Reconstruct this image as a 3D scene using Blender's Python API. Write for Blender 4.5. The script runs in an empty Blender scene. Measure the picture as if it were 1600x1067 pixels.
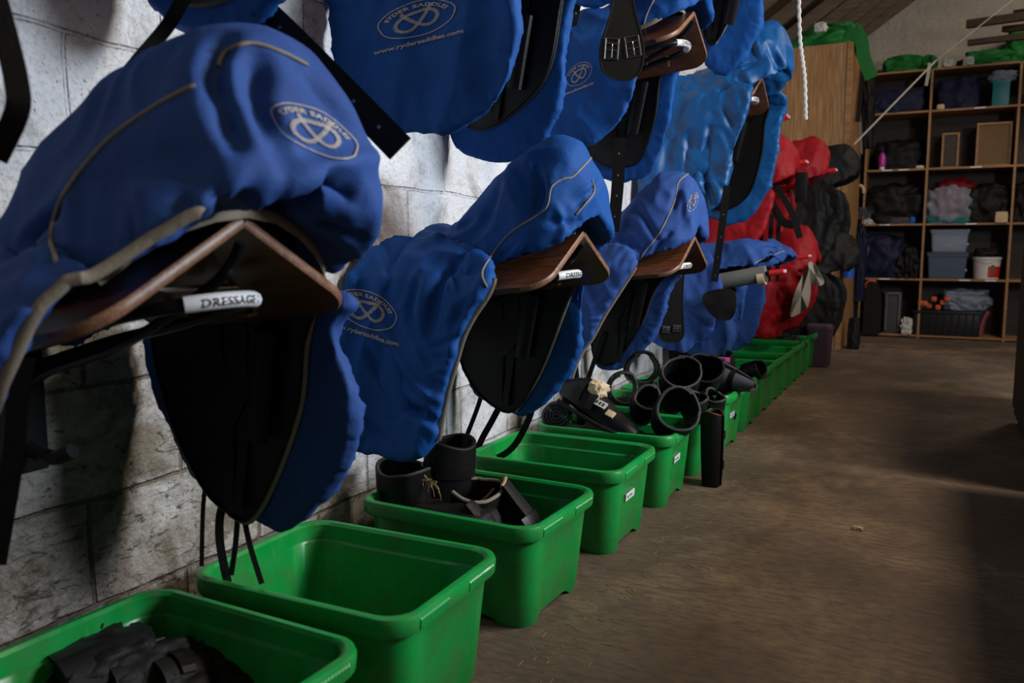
import bpy, bmesh, math, random
import numpy as np
from mathutils import Vector, Matrix, noise
from mathutils.bvhtree import BVHTree

# ------------------------------------------------------------------ camera, light, exposure
C = bpy.context.scene.collection
SC = bpy.context.scene
F, VPX, VPY, CX, CZ = 1300.0, 1470.0, 385.0, 1.48, 0.95
PITCH = math.atan((533.5 - VPY) / F)
_d = Vector((VPX - 800, 533.5 - VPY, -F)).normalized()
_up = Vector((0, math.cos(PITCH), math.sin(PITCH)))
_x = _d.cross(_up)
YAW = math.atan2(_d.x, math.hypot(_d.y, _d.z))
R3 = Matrix((_x, _d, _up))                       # camera -> world
CAMPOS = Vector((CX, 0, CZ))
cd = bpy.data.cameras.new('camera'); cam = bpy.data.objects.new('camera', cd); C.objects.link(cam)
cd.sensor_width = 36; cd.lens = F / 1600 * 36; cd.clip_start = 0.02; cd.clip_end = 60
cam.matrix_world = Matrix.Translation(CAMPOS) @ R3.to_4x4()
cd.dof.use_dof = True; cd.dof.focus_distance = 2.6; cd.dof.aperture_fstop = 4.0
SC.camera = cam
SC.view_settings.view_transform = 'Standard'; SC.view_settings.look = 'None'
SC.view_settings.gamma = 1; SC.view_settings.use_curve_mapping = False
SC.view_settings.exposure = 0.0
w = bpy.data.worlds.new('world'); SC.world = w; w.use_nodes = True
w.node_tree.nodes['Background'].inputs[0].default_value = (0.75, 0.72, 0.70, 1)
w.node_tree.nodes['Background'].inputs[1].default_value = 0.007

def area(name, loc, target, sx, sy, power, col, spread=180):
    l = bpy.data.lights.new(name, 'AREA'); l.shape = 'RECTANGLE'; l.size = sx; l.size_y = sy
    l.energy = power; l.color = col; l.spread = math.radians(spread)
    o = bpy.data.objects.new(name, l); C.objects.link(o); o.location = loc
    o.rotation_euler = (Vector(target) - Vector(loc)).to_track_quat('-Z', 'Y').to_euler()
    return o
area('window_daylight', (4.05, 2.9, 2.15), (0.3, 2.6, 0.9), 1.3, 0.9, 215, (0.84, 0.92, 1.0))
area('roof_light', (3.15, 3.4, 3.55), (1.2, 3.2, 0.0), 0.45, 0.6, 78, (1.0, 0.80, 0.60))
area('far_roof_light', (2.9, 7.6, 3.6), (1.4, 9.0, 0.6), 0.9, 0.6, 36, (1.0, 0.84, 0.68))
area('warm_fill', (1.9, 0.4, 2.7), (0.3, 1.0, 0.4), 0.3, 0.3, 5, (1.0, 0.74, 0.46))  # added warm fill for the low left wall, no known lamp here

# ------------------------------------------------------------------ helpers
def ray(u, v): return R3 @ Vector((u - 800, 533.5 - v, -F))
def at(u, v, x=None, y=None, z=None):
    r = ray(u, v)
    t = (x - CX) / r.x if x is not None else (y / r.y if y is not None else (z - CZ) / r.z)
    return CAMPOS + r * t

class MB:
    def __init__(s): s.v = []; s.f = []; s.m = []
    def add(s, vs, fs, mi=0):
        n = len(s.v); s.v += [tuple(p) for p in vs]; s.f += [tuple(i + n for i in f) for f in fs]; s.m += [mi] * len(fs)
    def box(s, a, b, mi=0, M=None, bev=0.0):
        (x0, y0, z0), (x1, y1, z1) = a, b
        if bev > 0:
            bm = bmesh.new(); bmesh.ops.create_cube(bm, size=1)
            for q in bm.verts:
                q.co = Vector(((x0 + x1) / 2 + q.co.x * (x1 - x0), (y0 + y1) / 2 + q.co.y * (y1 - y0), (z0 + z1) / 2 + q.co.z * (z1 - z0)))
            bmesh.ops.bevel(bm, geom=bm.edges[:], offset=bev, segments=2, affect='EDGES', profile=0.6)
            bm.verts.ensure_lookup_table(); bm.verts.index_update()
            vs = [(M @ q.co) if M else q.co.copy() for q in bm.verts]
            s.add(vs, [[q.index for q in f.verts] for f in bm.faces], mi); bm.free(); return
        vs = [Vector((x, y, z)) for x in (x0, x1) for y in (y0, y1) for z in (z0, z1)]
        if M: vs = [M @ p for p in vs]
        s.add(vs, [(0, 1, 3, 2), (4, 6, 7, 5), (0, 4, 5, 1), (2, 3, 7, 6), (0, 2, 6, 4), (1, 5, 7, 3)], mi)
    def loft(s, rings, mi=0, cap0=True, cap1=True, closed=True):
        n = len(rings[0]); vs = [p for r in rings for p in r]; fs = []
        for i in range(len(rings) - 1):
            for j in range(n if closed else n - 1):
                k = (j + 1) % n
                fs.append((i * n + j, i * n + k, (i + 1) * n + k, (i + 1) * n + j))
        if cap0: fs.append(tuple(range(n - 1, -1, -1)))
        if cap1: fs.append(tuple((len(rings) - 1) * n + j for j in range(n)))
        s.add(vs, fs, mi)
    def tube(s, path, r=0.01, n=8, r2=None, wide=None, mi=0, closed=False):
        """swept tube; r along `wide` direction, r2 across"""
        P = [Vector(p) for p in path]; r2 = r if r2 is None else r2
        rings = []; prev = None; m = len(P)
        for i in range(m):
            if closed: T = P[(i + 1) % m] - P[i - 1]
            else: T = P[min(i + 1, m - 1)] - P[max(i - 1, 0)]
            if T.length < 1e-9: T = Vector((0, 0, 1))
            T.normalize()
            if wide is not None:
                A = Vector(wide[i] if isinstance(wide, list) else wide); A = A - T * A.dot(T)
                if A.length < 1e-5: A = T.orthogonal()
            elif prev is None: A = T.orthogonal()
            else:
                A = prev - T * prev.dot(T)
                if A.length < 1e-5: A = T.orthogonal()
            A.normalize(); prev = A; B = T.cross(A)
            rings.append([P[i] + A * math.cos(2 * math.pi * k / n) * r + B * math.sin(2 * math.pi * k / n) * r2 for k in range(n)])
        if closed: rings.append(rings[0])
        s.loft(rings, mi, not closed, not closed)
    def strap(s, path, wdir, width, th, mi=0):
        """flat strap with square edges"""
        P = [Vector(p) for p in path]; rings = []; m = len(P)
        for i in range(m):
            T = (P[min(i + 1, m - 1)] - P[max(i - 1, 0)]).normalized()
            A = Vector(wdir[i] if isinstance(wdir, list) else wdir); A = (A - T * A.dot(T)).normalized(); B = T.cross(A)
            wd = width[i] if isinstance(width, (list, tuple)) else width
            rings.append([P[i] + A * wd / 2 + B * th / 2, P[i] + A * wd / 2 - B * th / 2, P[i] - A * wd / 2 - B * th / 2, P[i] - A * wd / 2 + B * th / 2])
        s.loft(rings, mi)
    def cyl(s, c, r, h, n=24, r1=None, mi=0, axis=(0, 0, 1)):
        A = Vector(axis).normalized(); U = A.orthogonal().normalized(); V = A.cross(U); c = Vector(c); r1 = r if r1 is None else r1
        s.loft([[c + A * (h * t) + (U * math.cos(2 * math.pi * k / n) + V * math.sin(2 * math.pi * k / n)) * rr for k in range(n)] for t, rr in ((0, r), (1, r1))], mi)
    def prism(s, pts, fn, th, mi=0):
        """pts 2D outline; fn(a,b)->(point, normal); extruded by th along the normal"""
        n = len(pts); A = []; B = []
        for a, b in pts:
            p, nn = fn(a, b); A.append(p + nn * th / 2); B.append(p - nn * th / 2)
        s.add(A + B, [tuple(range(n)), tuple(range(2 * n - 1, n - 1, -1))] + [(i, i + n, (i + 1) % n + n, (i + 1) % n) for i in range(n)], mi)
    def build(s, name, mats, parent=None, smooth=True, loc=None, fix=True):
        me = bpy.data.meshes.new(name); me.from_pydata(s.v, [], s.f)
        if not isinstance(mats, (list, tuple)): mats = [mats]
        for m in mats: me.materials.append(m)
        if len(mats) > 1: me.polygons.foreach_set('material_index', s.m)
        if fix:
            bm = bmesh.new(); bm.from_mesh(me); bmesh.ops.recalc_face_normals(bm, faces=bm.faces[:]); bm.to_mesh(me); bm.free()
        if smooth:
            me.polygons.foreach_set('use_smooth', [True] * len(me.polygons)); me.set_sharp_from_angle(angle=math.radians(38))
        o = bpy.data.objects.new(name, me); C.objects.link(o)
        if parent: o.parent = parent
        if loc: o.location = loc
        return o

def tag(o, label=None, cat=None, group=None, kind=None):
    if label: o['label'] = label
    if cat: o['category'] = cat
    if group: o['group'] = group
    if kind: o['kind'] = kind
    return o
def empty(name, loc=(0, 0, 0), label=None, cat=None, group=None, rot=(0, 0, 0)):
    o = bpy.data.objects.new(name, None); C.objects.link(o); o.location = loc; o.rotation_euler = rot
    o.empty_display_size = 0.05
    return tag(o, label, cat, group)
def copy_tree(o, parent=None, loc=None, label=None):
    c = o.copy(); C.objects.link(c); c.parent = parent
    if loc is not None: c.location = loc
    if label: c['label'] = label
    for ch in list(KIDS(o)): copy_tree(ch, c)
    return c
def KIDS(o): return [q for q in C.objects if q.parent == o]
def spline(pts, n=8):
    """Catmull-Rom through points"""
    P = [Vector(p) for p in pts]; out = []
    for i in range(len(P) - 1):
        a = P[max(i - 1, 0)]; b = P[i]; c = P[i + 1]; d = P[min(i + 2, len(P) - 1)]
        for k in range(n):
            t = k / n
            out.append(0.5 * ((2 * b) + (c - a) * t + (2 * a - 5 * b + 4 * c - d) * t * t + (3 * b - a - 3 * c + d) * t ** 3))
    out.append(P[-1]); return out
def spline_closed(pts, n=6):
    P = [Vector(p) for p in pts]; out = []; m = len(P)
    for i in range(m):
        a = P[i - 1]; b = P[i]; c = P[(i + 1) % m]; d = P[(i + 2) % m]
        for k in range(n):
            t = k / n
            out.append(0.5 * ((2 * b) + (c - a) * t + (2 * a - 5 * b + 4 * c - d) * t * t + (3 * b - a - 3 * c + d) * t ** 3))
    return out
def lerp(tab, x):
    """tab: rows (x, a, b, ...), smooth interpolation"""
    xs = [r[0] for r in tab]
    if x <= xs[0]: return tab[0][1:]
    if x >= xs[-1]: return tab[-1][1:]
    for i in range(len(xs) - 1):
        if xs[i] <= x <= xs[i + 1]:
            t = (x - xs[i]) / (xs[i + 1] - xs[i])
            out = []
            for k in range(1, len(tab[0])):
                p0 = tab[max(i - 1, 0)][k]; p1 = tab[i][k]; p2 = tab[i + 1][k]; p3 = tab[min(i + 2, len(tab) - 1)][k]
                out.append(0.5 * (2 * p1 + (p2 - p0) * t + (2 * p0 - 5 * p1 + 4 * p2 - p3) * t * t + (3 * p1 - p0 - 3 * p2 + p3) * t ** 3))
            return out
def sm(a, b, x):
    t = max(0, min(1, (x - a) / (b - a))) if a != b else float(x > a)
    return t * t * (3 - 2 * t)
PI = math.pi

# ------------------------------------------------------------------ materials
class N:
    def __init__(s, name):
        s.m = bpy.data.materials.new(name); s.m.use_nodes = True; s.t = s.m.node_tree
        s.p = s.t.nodes['Principled BSDF']; s._co = None
    def n(s, typ, **k):
        q = s.t.nodes.new(typ)
        for a, b in k.items(): setattr(q, a, b)
        return q
    def l(s, a, b): s.t.links.new(a, b)
    def co(s, sc=(1, 1, 1)):
        if s._co is None: s._co = s.n('ShaderNodeTexCoord').outputs['Object']
        mp = s.n('ShaderNodeMapping'); mp.inputs['Scale'].default_value = sc; s.l(s._co, mp.inputs[0]); return mp.outputs[0]
    def noise(s, scale, detail=4, rough=0.5, sc=(1, 1, 1), dist=0.0):
        q = s.n('ShaderNodeTexNoise'); q.inputs['Scale'].default_value = scale; q.inputs['Detail'].default_value = detail
        q.inputs['Roughness'].default_value = rough; q.inputs['Distortion'].default_value = dist
        s.l(s.co(sc), q.inputs['Vector']); return q.outputs['Fac']
    def ramp(s, fac, stops):
        q = s.n('ShaderNodeValToRGB'); e = q.color_ramp.elements
        while len(e) < len(stops): e.new(0.5)
        for i, (p, c) in enumerate(stops):
            e[i].position = p; e[i].color = (c, c, c, 1) if not isinstance(c, tuple) else (*c, 1)
        s.l(fac, q.inputs[0]); return q.outputs[0]
    def mix(s, fac, a, b, blend='MIX'):
        q = s.n('ShaderNodeMix', data_type='RGBA', blend_type=blend)
        for i, val in ((0, fac), (6, a), (7, b)):
            if isinstance(val, (int, float)): q.inputs[i].default_value = val
            elif isinstance(val, tuple): q.inputs[i].default_value = (*val, 1)
            else: s.l(val, q.inputs[i])
        return q.outputs[2]
    def math(s, op, a, b=0.0):
        q = s.n('ShaderNodeMath', operation=op)
        for i, val in ((0, a), (1, b)):
            if isinstance(val, (int, float)): q.inputs[i].default_value = val
            else: s.l(val, q.inputs[i])
        return q.outputs[0]
    def bump(s, h, strength=0.3, dist=0.01, normal=None):
        q = s.n('ShaderNodeBump'); q.inputs['Strength'].default_value = strength; q.inputs['Distance'].default_value = dist
        s.l(h, q.inputs['Height'])
        if normal: s.l(normal, q.inputs['Normal'])
        return q.outputs[0]
    def set(s, **k):
        for a, b in k.items():
            i = s.p.inputs[a.replace('_', ' ')]
            if isinstance(b, (int, float)): i.default_value = b
            elif isinstance(b, tuple): i.default_value = (*b, 1)
            else: s.l(b, i)
        return s

def mat_plain(name, col, rough=0.5, metal=0.0, var=0.15, scale=14, bump=0.1, bscale=90, bdist=0.002):
    a = N(name); v = a.noise(scale, 5, 0.6)
    c = a.mix(a.ramp(v, [(0.3, 1 - var), (0.7, 1.0)]), (0, 0, 0), col)
    a.set(Base_Color=c, Roughness=rough, Metallic=metal, Normal=a.bump(a.noise(bscale, 3), bump, bdist))
    if max(col) < .02: a.p.inputs['Specular IOR Level'].default_value = 0.22
    return a.m
def mat_fabric(name, col, dark=0.75, rough=0.62, weave=0.35, sheen=0.10):
    a = N(name)
    c = a.mix(a.ramp(a.noise(5, 5, 0.6), [(0.32, 0.0), (0.68, 1.0)]), tuple(q * dark for q in col), col)
    c = a.mix(a.ramp(a.noise(260, 2), [(0.3, 0.0), (0.7, 0.35)]), c, tuple(min(1, q * 1.25) for q in col))
    b1 = a.bump(a.noise(520, 2), weave, 0.0012)
    b2 = a.bump(a.noise(28, 4, 0.55, dist=0.6), 0.35, 0.006, b1)
    a.set(Base_Color=c, Roughness=rough, Normal=b2, Sheen_Weight=sheen, Sheen_Roughness=0.5)
    a.p.inputs['Specular IOR Level'].default_value = 0.22 if rough > .5 else 0.4
    a.p.inputs['Sheen Tint'].default_value = (*[min(1, q * 1.5 + 0.02) for q in col], 1)
    return a.m
BLUE = mat_fabric('royal_blue_fabric', (0.0028, 0.060, 0.255), rough=0.72)
BLUE_F = mat_fabric('faded_blue_fabric', (0.020, 0.063, 0.240), rough=0.75)
BLUE_T = mat_fabric('bright_blue_nylon', (0.003, 0.070, 0.225), rough=0.42)
NAVY = mat_fabric('navy_fabric', (0.008, 0.010, 0.035))
RED = mat_fabric('red_fabric', (0.25, 0.003, 0.007), rough=0.6)
GREENF = mat_fabric('green_fabric', (0.012, 0.14, 0.025))
BLACKF = mat_fabric('black_fabric', (0.0055, 0.0050, 0.0048), weave=0.5, sheen=0.03)
GREYF = mat_fabric('grey_fabric', (0.055, 0.055, 0.065))
BEIGEF = mat_fabric('beige_binding', (0.23, 0.195, 0.15), sheen=0.05)
GREYBIND = mat_fabric('grey_binding', (0.035, 0.034, 0.033), sheen=0.05)
FELT = mat_fabric('beige_felt', (0.24, 0.21, 0.17))
WHITEF = mat_fabric('white_cloth', (0.5, 0.49, 0.45), sheen=0.05)
TEALF = mat_fabric('teal_fabric', (0.0, 0.13, 0.15))
BLACKL = mat_plain('black_leather', (0.005, 0.0045, 0.0045), 0.42, 0, 0.3, 20, 0.25, 160)
BLACKR = mat_plain('black_neoprene', (0.0055, 0.0055, 0.0058), 0.6, 0, 0.4, 30, 0.3, 110)
BROWNL = mat_plain('brown_leather', (0.055, 0.016, 0.010), 0.35, 0, 0.3, 20, 0.2, 160)
DKMETAL = mat_plain('black_coated_metal', (0.012, 0.012, 0.013), 0.3, 0.2, 0.3)
CHROME = mat_plain('steel', (0.55, 0.55, 0.55), 0.25, 1.0, 0.2)
BRASS = mat_plain('brass', (0.50, 0.36, 0.17), 0.35, 0.9, 0.4)
REDP = mat_plain('red_plastic', (0.55, 0.02, 0.02), 0.3)
WHITEP = mat_plain('white_plastic', (0.62, 0.62, 0.62), 0.35)
WHITEC = mat_plain('white_sticker', (0.70, 0.70, 0.72), 0.4, var=0.1)
INK = mat_plain('black_ink', (0.03, 0.03, 0.03), 0.6)
GREYP = mat_plain('grey_foam', (0.115, 0.115, 0.108), 0.8)
DKP = mat_plain('black_plastic', (0.012, 0.012, 0.013), 0.4)
PURPLEP = mat_plain('purple_plastic', (0.060, 0.034, 0.058), 0.5)
PINK = mat_plain('pink_label', (0.60, 0.10, 0.30), 0.5)
MAGENTA = mat_plain('magenta_plastic', (0.45, 0.03, 0.33), 0.35)
TEALP = mat_plain('teal_plastic', (0.0, 0.17, 0.20), 0.45)
BLUEP = mat_plain('blue_plastic', (0.005, 0.10, 0.50), 0.4)
CARD = mat_plain('cardboard', (0.16, 0.095, 0.045), 0.85)
CREAM = mat_plain('cream_foam', (0.55, 0.42, 0.26), 0.8)
THREAD = mat_plain('beige_thread', (0.40, 0.365, 0.33), 0.8, var=0.3, scale=200)
STRAW = mat_plain('straw', (0.36, 0.24, 0.10), 0.8)
ORANGEP = mat_plain('orange_plastic', (0.55, 0.08, 0.02), 0.45)
ROPE = mat_plain('pale_rope', (0.36, 0.33, 0.30), 0.85)

def mat_green():
    a = N('green_bin_plastic')
    dirt = a.ramp(a.noise(9, 8, 0.72, (1, 1, 1.4)), [(0.47, 0.0), (0.76, 0.85)])
    c = a.mix(a.ramp(a.noise(3, 3), [(0.3, 0), (0.7, 1)]), (0.0015, 0.205, 0.032), (0.003, 0.275, 0.048))
    c = a.mix(dirt, c, (0.045, 0.105, 0.028))
    scr = a.ramp(a.noise(30, 6, 0.8, (1, 1, 0.35)), [(0.60, 0.0), (0.70, 0.5)])
    c = a.mix(scr, c, (0.16, 0.17, 0.10))
    a.set(Base_Color=c, Roughness=a.ramp(a.noise(25, 5), [(0.3, 0.28), (0.7, 0.45)]), Normal=a.bump(a.noise(60, 3), 0.08, 0.003))
    a.p.inputs['Subsurface Weight'].default_value = 0.0
    return a.m
GREEN = mat_green()
def mat_clear(name, col, tr=0.75):
    a = N(name); a.set(Base_Color=col, Roughness=0.35); a.p.inputs['Transmission Weight'].default_value = tr
    a.p.inputs['IOR'].default_value = 1.2; a.l(a.bump(a.noise(40, 3), 0.2, 0.004), a.p.inputs['Normal'])
    return a.m
CLEAR = mat_clear('frosted_plastic', (0.55, 0.65, 0.8)); CLEARB = mat_clear('blue_frosted_plastic', (0.22, 0.30, 0.42), 0.7)
def mat_wood(name, c0, c1, axis='x', rough=0.35, sc=1.0):
    a = N(name); s = {'x': (0.6, 12, 12), 'y': (12, 0.6, 12), 'z': (12, 12, 0.7)}[axis]
    n1 = a.noise(3.0 * sc, 8, 0.6, s, 0.8)
    n2 = a.noise(16 * sc, 4, 0.5, s)
    c = a.mix(a.ramp(n1, [(0.3, 0.0), (0.7, 1.0)]), c0, c1)
    c = a.mix(a.ramp(n2, [(0.42, 0.5), (0.6, 0.0)]), c, tuple(q * 0.35 for q in c0))
    a.set(Base_Color=c, Roughness=rough, Normal=a.bump(n2, 0.15, 0.002)); return a.m
WOOD = mat_wood('varnished_plywood', (0.075, 0.024, 0.010), (0.185, 0.068, 0.028), 'x', 0.32)
PLYEDGE = mat_wood('plywood_edge', (0.13, 0.055, 0.028), (0.30, 0.15, 0.085), 'x', 0.45, 2.2)
PLY = mat_wood('raw_plywood', (0.30, 0.15, 0.052), (0.46, 0.25, 0.10), 'z', 0.6, 0.35)
SHELFW = mat_wood('shelf_timber', (0.26, 0.125, 0.042), (0.42, 0.22, 0.085), 'x', 0.55)
DKWOOD = mat_wood('dark_timber', (0.022, 0.011, 0.006), (0.05, 0.026, 0.015), 'x', 0.6)
RAFTER = mat_wood('rafter_timber', (0.07, 0.045, 0.025), (0.15, 0.10, 0.06), 'x', 0.7)

def mat_wall(name, white, horiz, grime_shade=True, bs=1.0):
    """painted blockwork; horiz = object axis running along the courses"""
    a = N(name)
    tc = a.n('ShaderNodeTexCoord').outputs['Object']; sp = a.n('ShaderNodeSeparateXYZ'); a.l(tc, sp.inputs[0])
    cb = a.n('ShaderNodeCombineXYZ'); a.l(sp.outputs[horiz], cb.inputs[0]); a.l(sp.outputs[2], cb.inputs[1])
    # slight waviness of the courses
    nz = a.n('ShaderNodeTexNoise'); nz.inputs['Scale'].default_value = 3.5; nz.inputs['Detail'].default_value = 3; a.l(tc, nz.inputs['Vector'])
    vm = a.n('ShaderNodeVectorMath', operation='SCALE'); a.l(nz.outputs['Color'], vm.inputs[0]); vm.inputs['Scale'].default_value = 0.035 if grime_shade else 0.10
    va = a.n('ShaderNodeVectorMath', operation='ADD'); a.l(cb.outputs[0], va.inputs[0]); a.l(vm.outputs[0], va.inputs[1])
    vb = a.n('ShaderNodeVectorMath', operation='ADD'); a.l(va.outputs[0], vb.inputs[0]); vb.inputs[1].default_value = (-0.6 - 0.0175, -0.0175, 0)
    br = a.n('ShaderNodeTexBrick'); a.l(vb.outputs[0], br.inputs['Vector'])
    br.offset = 0.5; br.inputs['Scale'].default_value = 1.0; br.inputs['Brick Width'].default_value = 0.45 * bs; br.inputs['Row Height'].default_value = 0.225 * bs
    br.inputs['Mortar Size'].default_value = 0.006; br.inputs['Mortar Smooth'].default_value = 0.7
    br.inputs['Color1'].default_value = (0.9, 0.9, 0.9, 1); br.inputs['Color2'].default_value = (1, 1, 1, 1); br.inputs['Mortar'].default_value = (0.93, 0.93, 0.93, 1)
    mort = br.outputs['Fac']
    c = a.mix(a.ramp(a.noise(2.2, 6, 0.6), [(0.35, 0.0), (0.7, 1.0)]), tuple(q * 0.80 for q in white), white)
    c = a.mix(0.6 if grime_shade else 0.35, c, br.outputs['Color'], 'MULTIPLY')
    if grime_shade:
        # brown grime, heavier low and in the joints; warm shade tinted in low left
        low = a.n('ShaderNodeMapRange'); a.l(sp.outputs[2], low.inputs[0])
        low.inputs[1].default_value = 1.25; low.inputs[2].default_value = 0.1; low.inputs[3].default_value = 0.0; low.inputs[4].default_value = 1.0
        left = a.n('ShaderNodeMapRange'); a.l(sp.outputs[1], left.inputs[0])
        left.inputs[1].default_value = 2.6; left.inputs[2].default_value = 0.9; left.inputs[3].default_value = 0.25; left.inputs[4].default_value = 1.0
        lf = a.math('MULTIPLY', low.outputs[0], left.outputs[0])
        g = a.noise(5.5, 9, 0.72, (1, 1, 1), 0.4)
        g1 = a.math('ADD', g, a.math('MULTIPLY', lf, 0.30)); g2 = a.math('ADD', g1, a.math('MULTIPLY', mort, a.math('ADD', a.math('MULTIPLY', lf, 0.25), 0.03)))
        c = a.mix(a.math('MULTIPLY', lf, 0.55), c, (0.36, 0.29, 0.19))  # smooth tan tint puts the warm shade at low left into the colour
        c = a.mix(a.ramp(g2, [(0.52, 0.0), (0.78, 0.9)]), c, (0.10, 0.07, 0.036))
        sc = a.noise(42, 7, 0.75, (0.8, 0.45, 1.3), 1.2)
        s2 = a.math('ADD', sc, a.math('MULTIPLY', lf, 0.13))
        c = a.mix(a.ramp(s2, [(0.635, 0.0), (0.70, 0.9)]), c, (0.03, 0.02, 0.012))
        pit = a.ramp(a.noise(115, 3, 0.5), [(0.30, 0.75), (0.36, 0.0)])
        c = a.mix(pit, c, (0.10, 0.085, 0.07))
    h1 = a.math('MULTIPLY', mort, -1.0)
    b1 = a.bump(h1, 0.75 if grime_shade else 0.35, 0.012)
    b2 = a.bump(a.noise(14, 6, 0.6), 0.75, 0.022, b1)
    pv = a.ramp(a.noise(100, 4, 0.6), [(0.32, 0.0), (0.5, 1.0)])
    b3 = a.bump(pv, 0.45, 0.004, b2)
    a.set(Base_Color=c, Roughness=0.62, Normal=b3); return a.m
WALL = mat_wall('painted_block_wall', (0.70, 0.71, 0.74), 1)
WALLB = mat_wall('pale_gable_brick', (0.40, 0.36, 0.31), 0, False, 0.62)
WALLP = mat_plain('plain_side_wall', (0.35, 0.33, 0.30), 0.8)
def mat_floor():
    a = N('stained_lit_concrete')
    c = a.mix(a.ramp(a.noise(1.1, 7, 0.62, (1, 1, 1), 0.3), [(0.34, 0.0), (0.66, 1.0)]), (0.085, 0.058, 0.038), (0.185, 0.132, 0.088))
    c = a.mix(a.ramp(a.noise(2.6, 6, 0.6, (1, 0.7, 1)), [(0.56, 0.0), (0.72, 0.55)]), c, (0.060, 0.066, 0.042))
    c = a.mix(a.ramp(a.noise(1.3, 8, 0.72, (1, .8, 1)), [(0.50, 0.0), (0.64, 0.85)]), c, (0.30, 0.215, 0.135))  # broad pale patches put soft pools of warm light into the colour
    c = a.mix(a.ramp(a.noise(55, 8, 0.75, (0.35, 1, 1)), [(0.40, 0.55), (0.56, 0.0)]), c, (0.035, 0.028, 0.022))
    c = a.mix(a.ramp(a.noise(140, 4, 0.7), [(0.60, 0.0), (0.72, 0.6)]), c, (0.26, 0.20, 0.14))
    b1 = a.bump(a.noise(26, 8, 0.65, (0.22, 1, 1)), 0.6, 0.014)
    b2 = a.bump(a.noise(150, 5, 0.6), 0.35, 0.004, b1)
    a.set(Base_Color=c, Roughness=a.ramp(a.noise(6, 5), [(0.3, 0.55), (0.7, 0.78)]), Normal=b2); return a.m
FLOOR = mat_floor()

# ------------------------------------------------------------------ setting
def struct(name, mb, m, smooth=False):
    o = mb.build(name, m, None, smooth); o['kind'] = 'structure'; return o
YB = 10.08           # back wall
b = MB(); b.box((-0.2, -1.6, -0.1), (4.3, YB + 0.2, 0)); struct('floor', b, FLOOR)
b = MB(); b.box((-0.2, -1.6, 0), (0, YB, 2.86)); struct('wall_left', b, WALL)
b = MB(); b.add([(-0.2, YB, 0), (4.3, YB, 0), (4.3, YB, 3.0), (2.2, YB, 4.45), (-0.2, YB, 2.75),
                 (-0.2, YB + 0.2, 0), (4.3, YB + 0.2, 0), (4.3, YB + 0.2, 3.0), (2.2, YB + 0.2, 4.45), (-0.2, YB + 0.2, 2.75)],
                [(0, 1, 2, 3, 4), (9, 8, 7, 6, 5), (0, 5, 6, 1), (1, 6, 7, 2), (2, 7, 8, 3), (3, 8, 9, 4), (4, 9, 5, 0)]); struct('wall_back', b, WALLB)
b = MB(); b.box((-0.2, -1.8, 0), (4.3, -1.6, 3.0)); struct('wall_front', b, WALLP)
b = MB()
b.box((4.2, -1.6, 0), (4.4, 2.1, 3.0)); b.box((4.2, 3.7, 0), (4.4, YB, 3.0)); b.box((4.2, 2.1, 0), (4.4, 3.7, 1.55)); b.box((4.2, 2.1, 2.75), (4.4, 3.7, 3.0))
struct('wall_right', b, WALLP)
b = MB()
for (x0, z0, x1, z1) in ((-0.2, 2.72, 2.2, 4.42), (2.2, 4.42, 4.4, 2.95)):
    b.add([(x0, -1.8, z0), (x1, -1.8, z1), (x1, YB + .2, z1), (x0, YB + .2, z0), (x0, -1.8, z0 + .08), (x1, -1.8, z1 + .08), (x1, YB + .2, z1 + .08), (x0, YB + .2, z0 + .08)],
          [(0, 1, 2, 3), (7, 6, 5, 4), (0, 4, 5, 1), (1, 5, 6, 2), (2, 6, 7, 3), (3, 7, 4, 0)])
struct('ceiling', b, DKWOOD)
k = 0
for yy in [0.3 + 0.6 * i for i in range(14)] + [8.55, 8.95, 9.35, 9.75]:
    b = MB(); sl = math.atan2(1.7, 2.4)
    M = Matrix.Translation((0, yy, 2.80)) @ Matrix.Rotation(-sl, 4, 'Y')
    b.box((0, -0.022, -0.11), (2.55, 0.022, -0.005), M=M); k += 1
    struct('trim_%d' % k, b, RAFTER)
b = MB()
for (p, q) in (((4.22, 2.1, 1.55), (4.30, 2.16, 2.75)), ((4.22, 3.64, 1.55), (4.30, 3.7, 2.75)), ((4.22, 2.1, 1.55), (4.30, 3.7, 1.61)), ((4.22, 2.1, 2.69), (4.30, 3.7, 2.75)), ((4.24, 2.88, 1.6), (4.28, 2.92, 2.7))):
    b.box(p, q)
struct('window_1', b, WHITEP)

# ------------------------------------------------------------------ green bins
def rr_ring(hx, hy, r, z, inset=0.0, arch=0.0):
    pts = []; nc = 8; ns = 14
    corners = [(hx - r, hy - r, 0), (-hx + r, hy - r, 1), (-hx + r, -hy + r, 2), (hx - r, -hy + r, 3)]
    for ci, (cx, cy, q) in enumerate(corners):
        for k in range(nc + 1):
            an = q * PI / 2 + k / nc * PI / 2
            pts.append(Vector((cx + r * math.cos(an), cy + r * math.sin(an), z)))
        nx, ny, nq = corners[(ci + 1) % 4]
        a = pts[-1].copy(); an = nq * PI / 2; bb = Vector((nx + r * math.cos(an), ny + r * math.sin(an), z))
        nrm = Vector((math.cos(an), math.sin(an), 0))
        for k in range(1, ns):
            t = k / ns; p = a.lerp(bb, t)
            g = sm(0.10, 0.16, t) * sm(0.90, 0.84, t)
            p = p - nrm * inset * g
            p.z += arch * g
            pts.append(p)
    return pts
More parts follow.
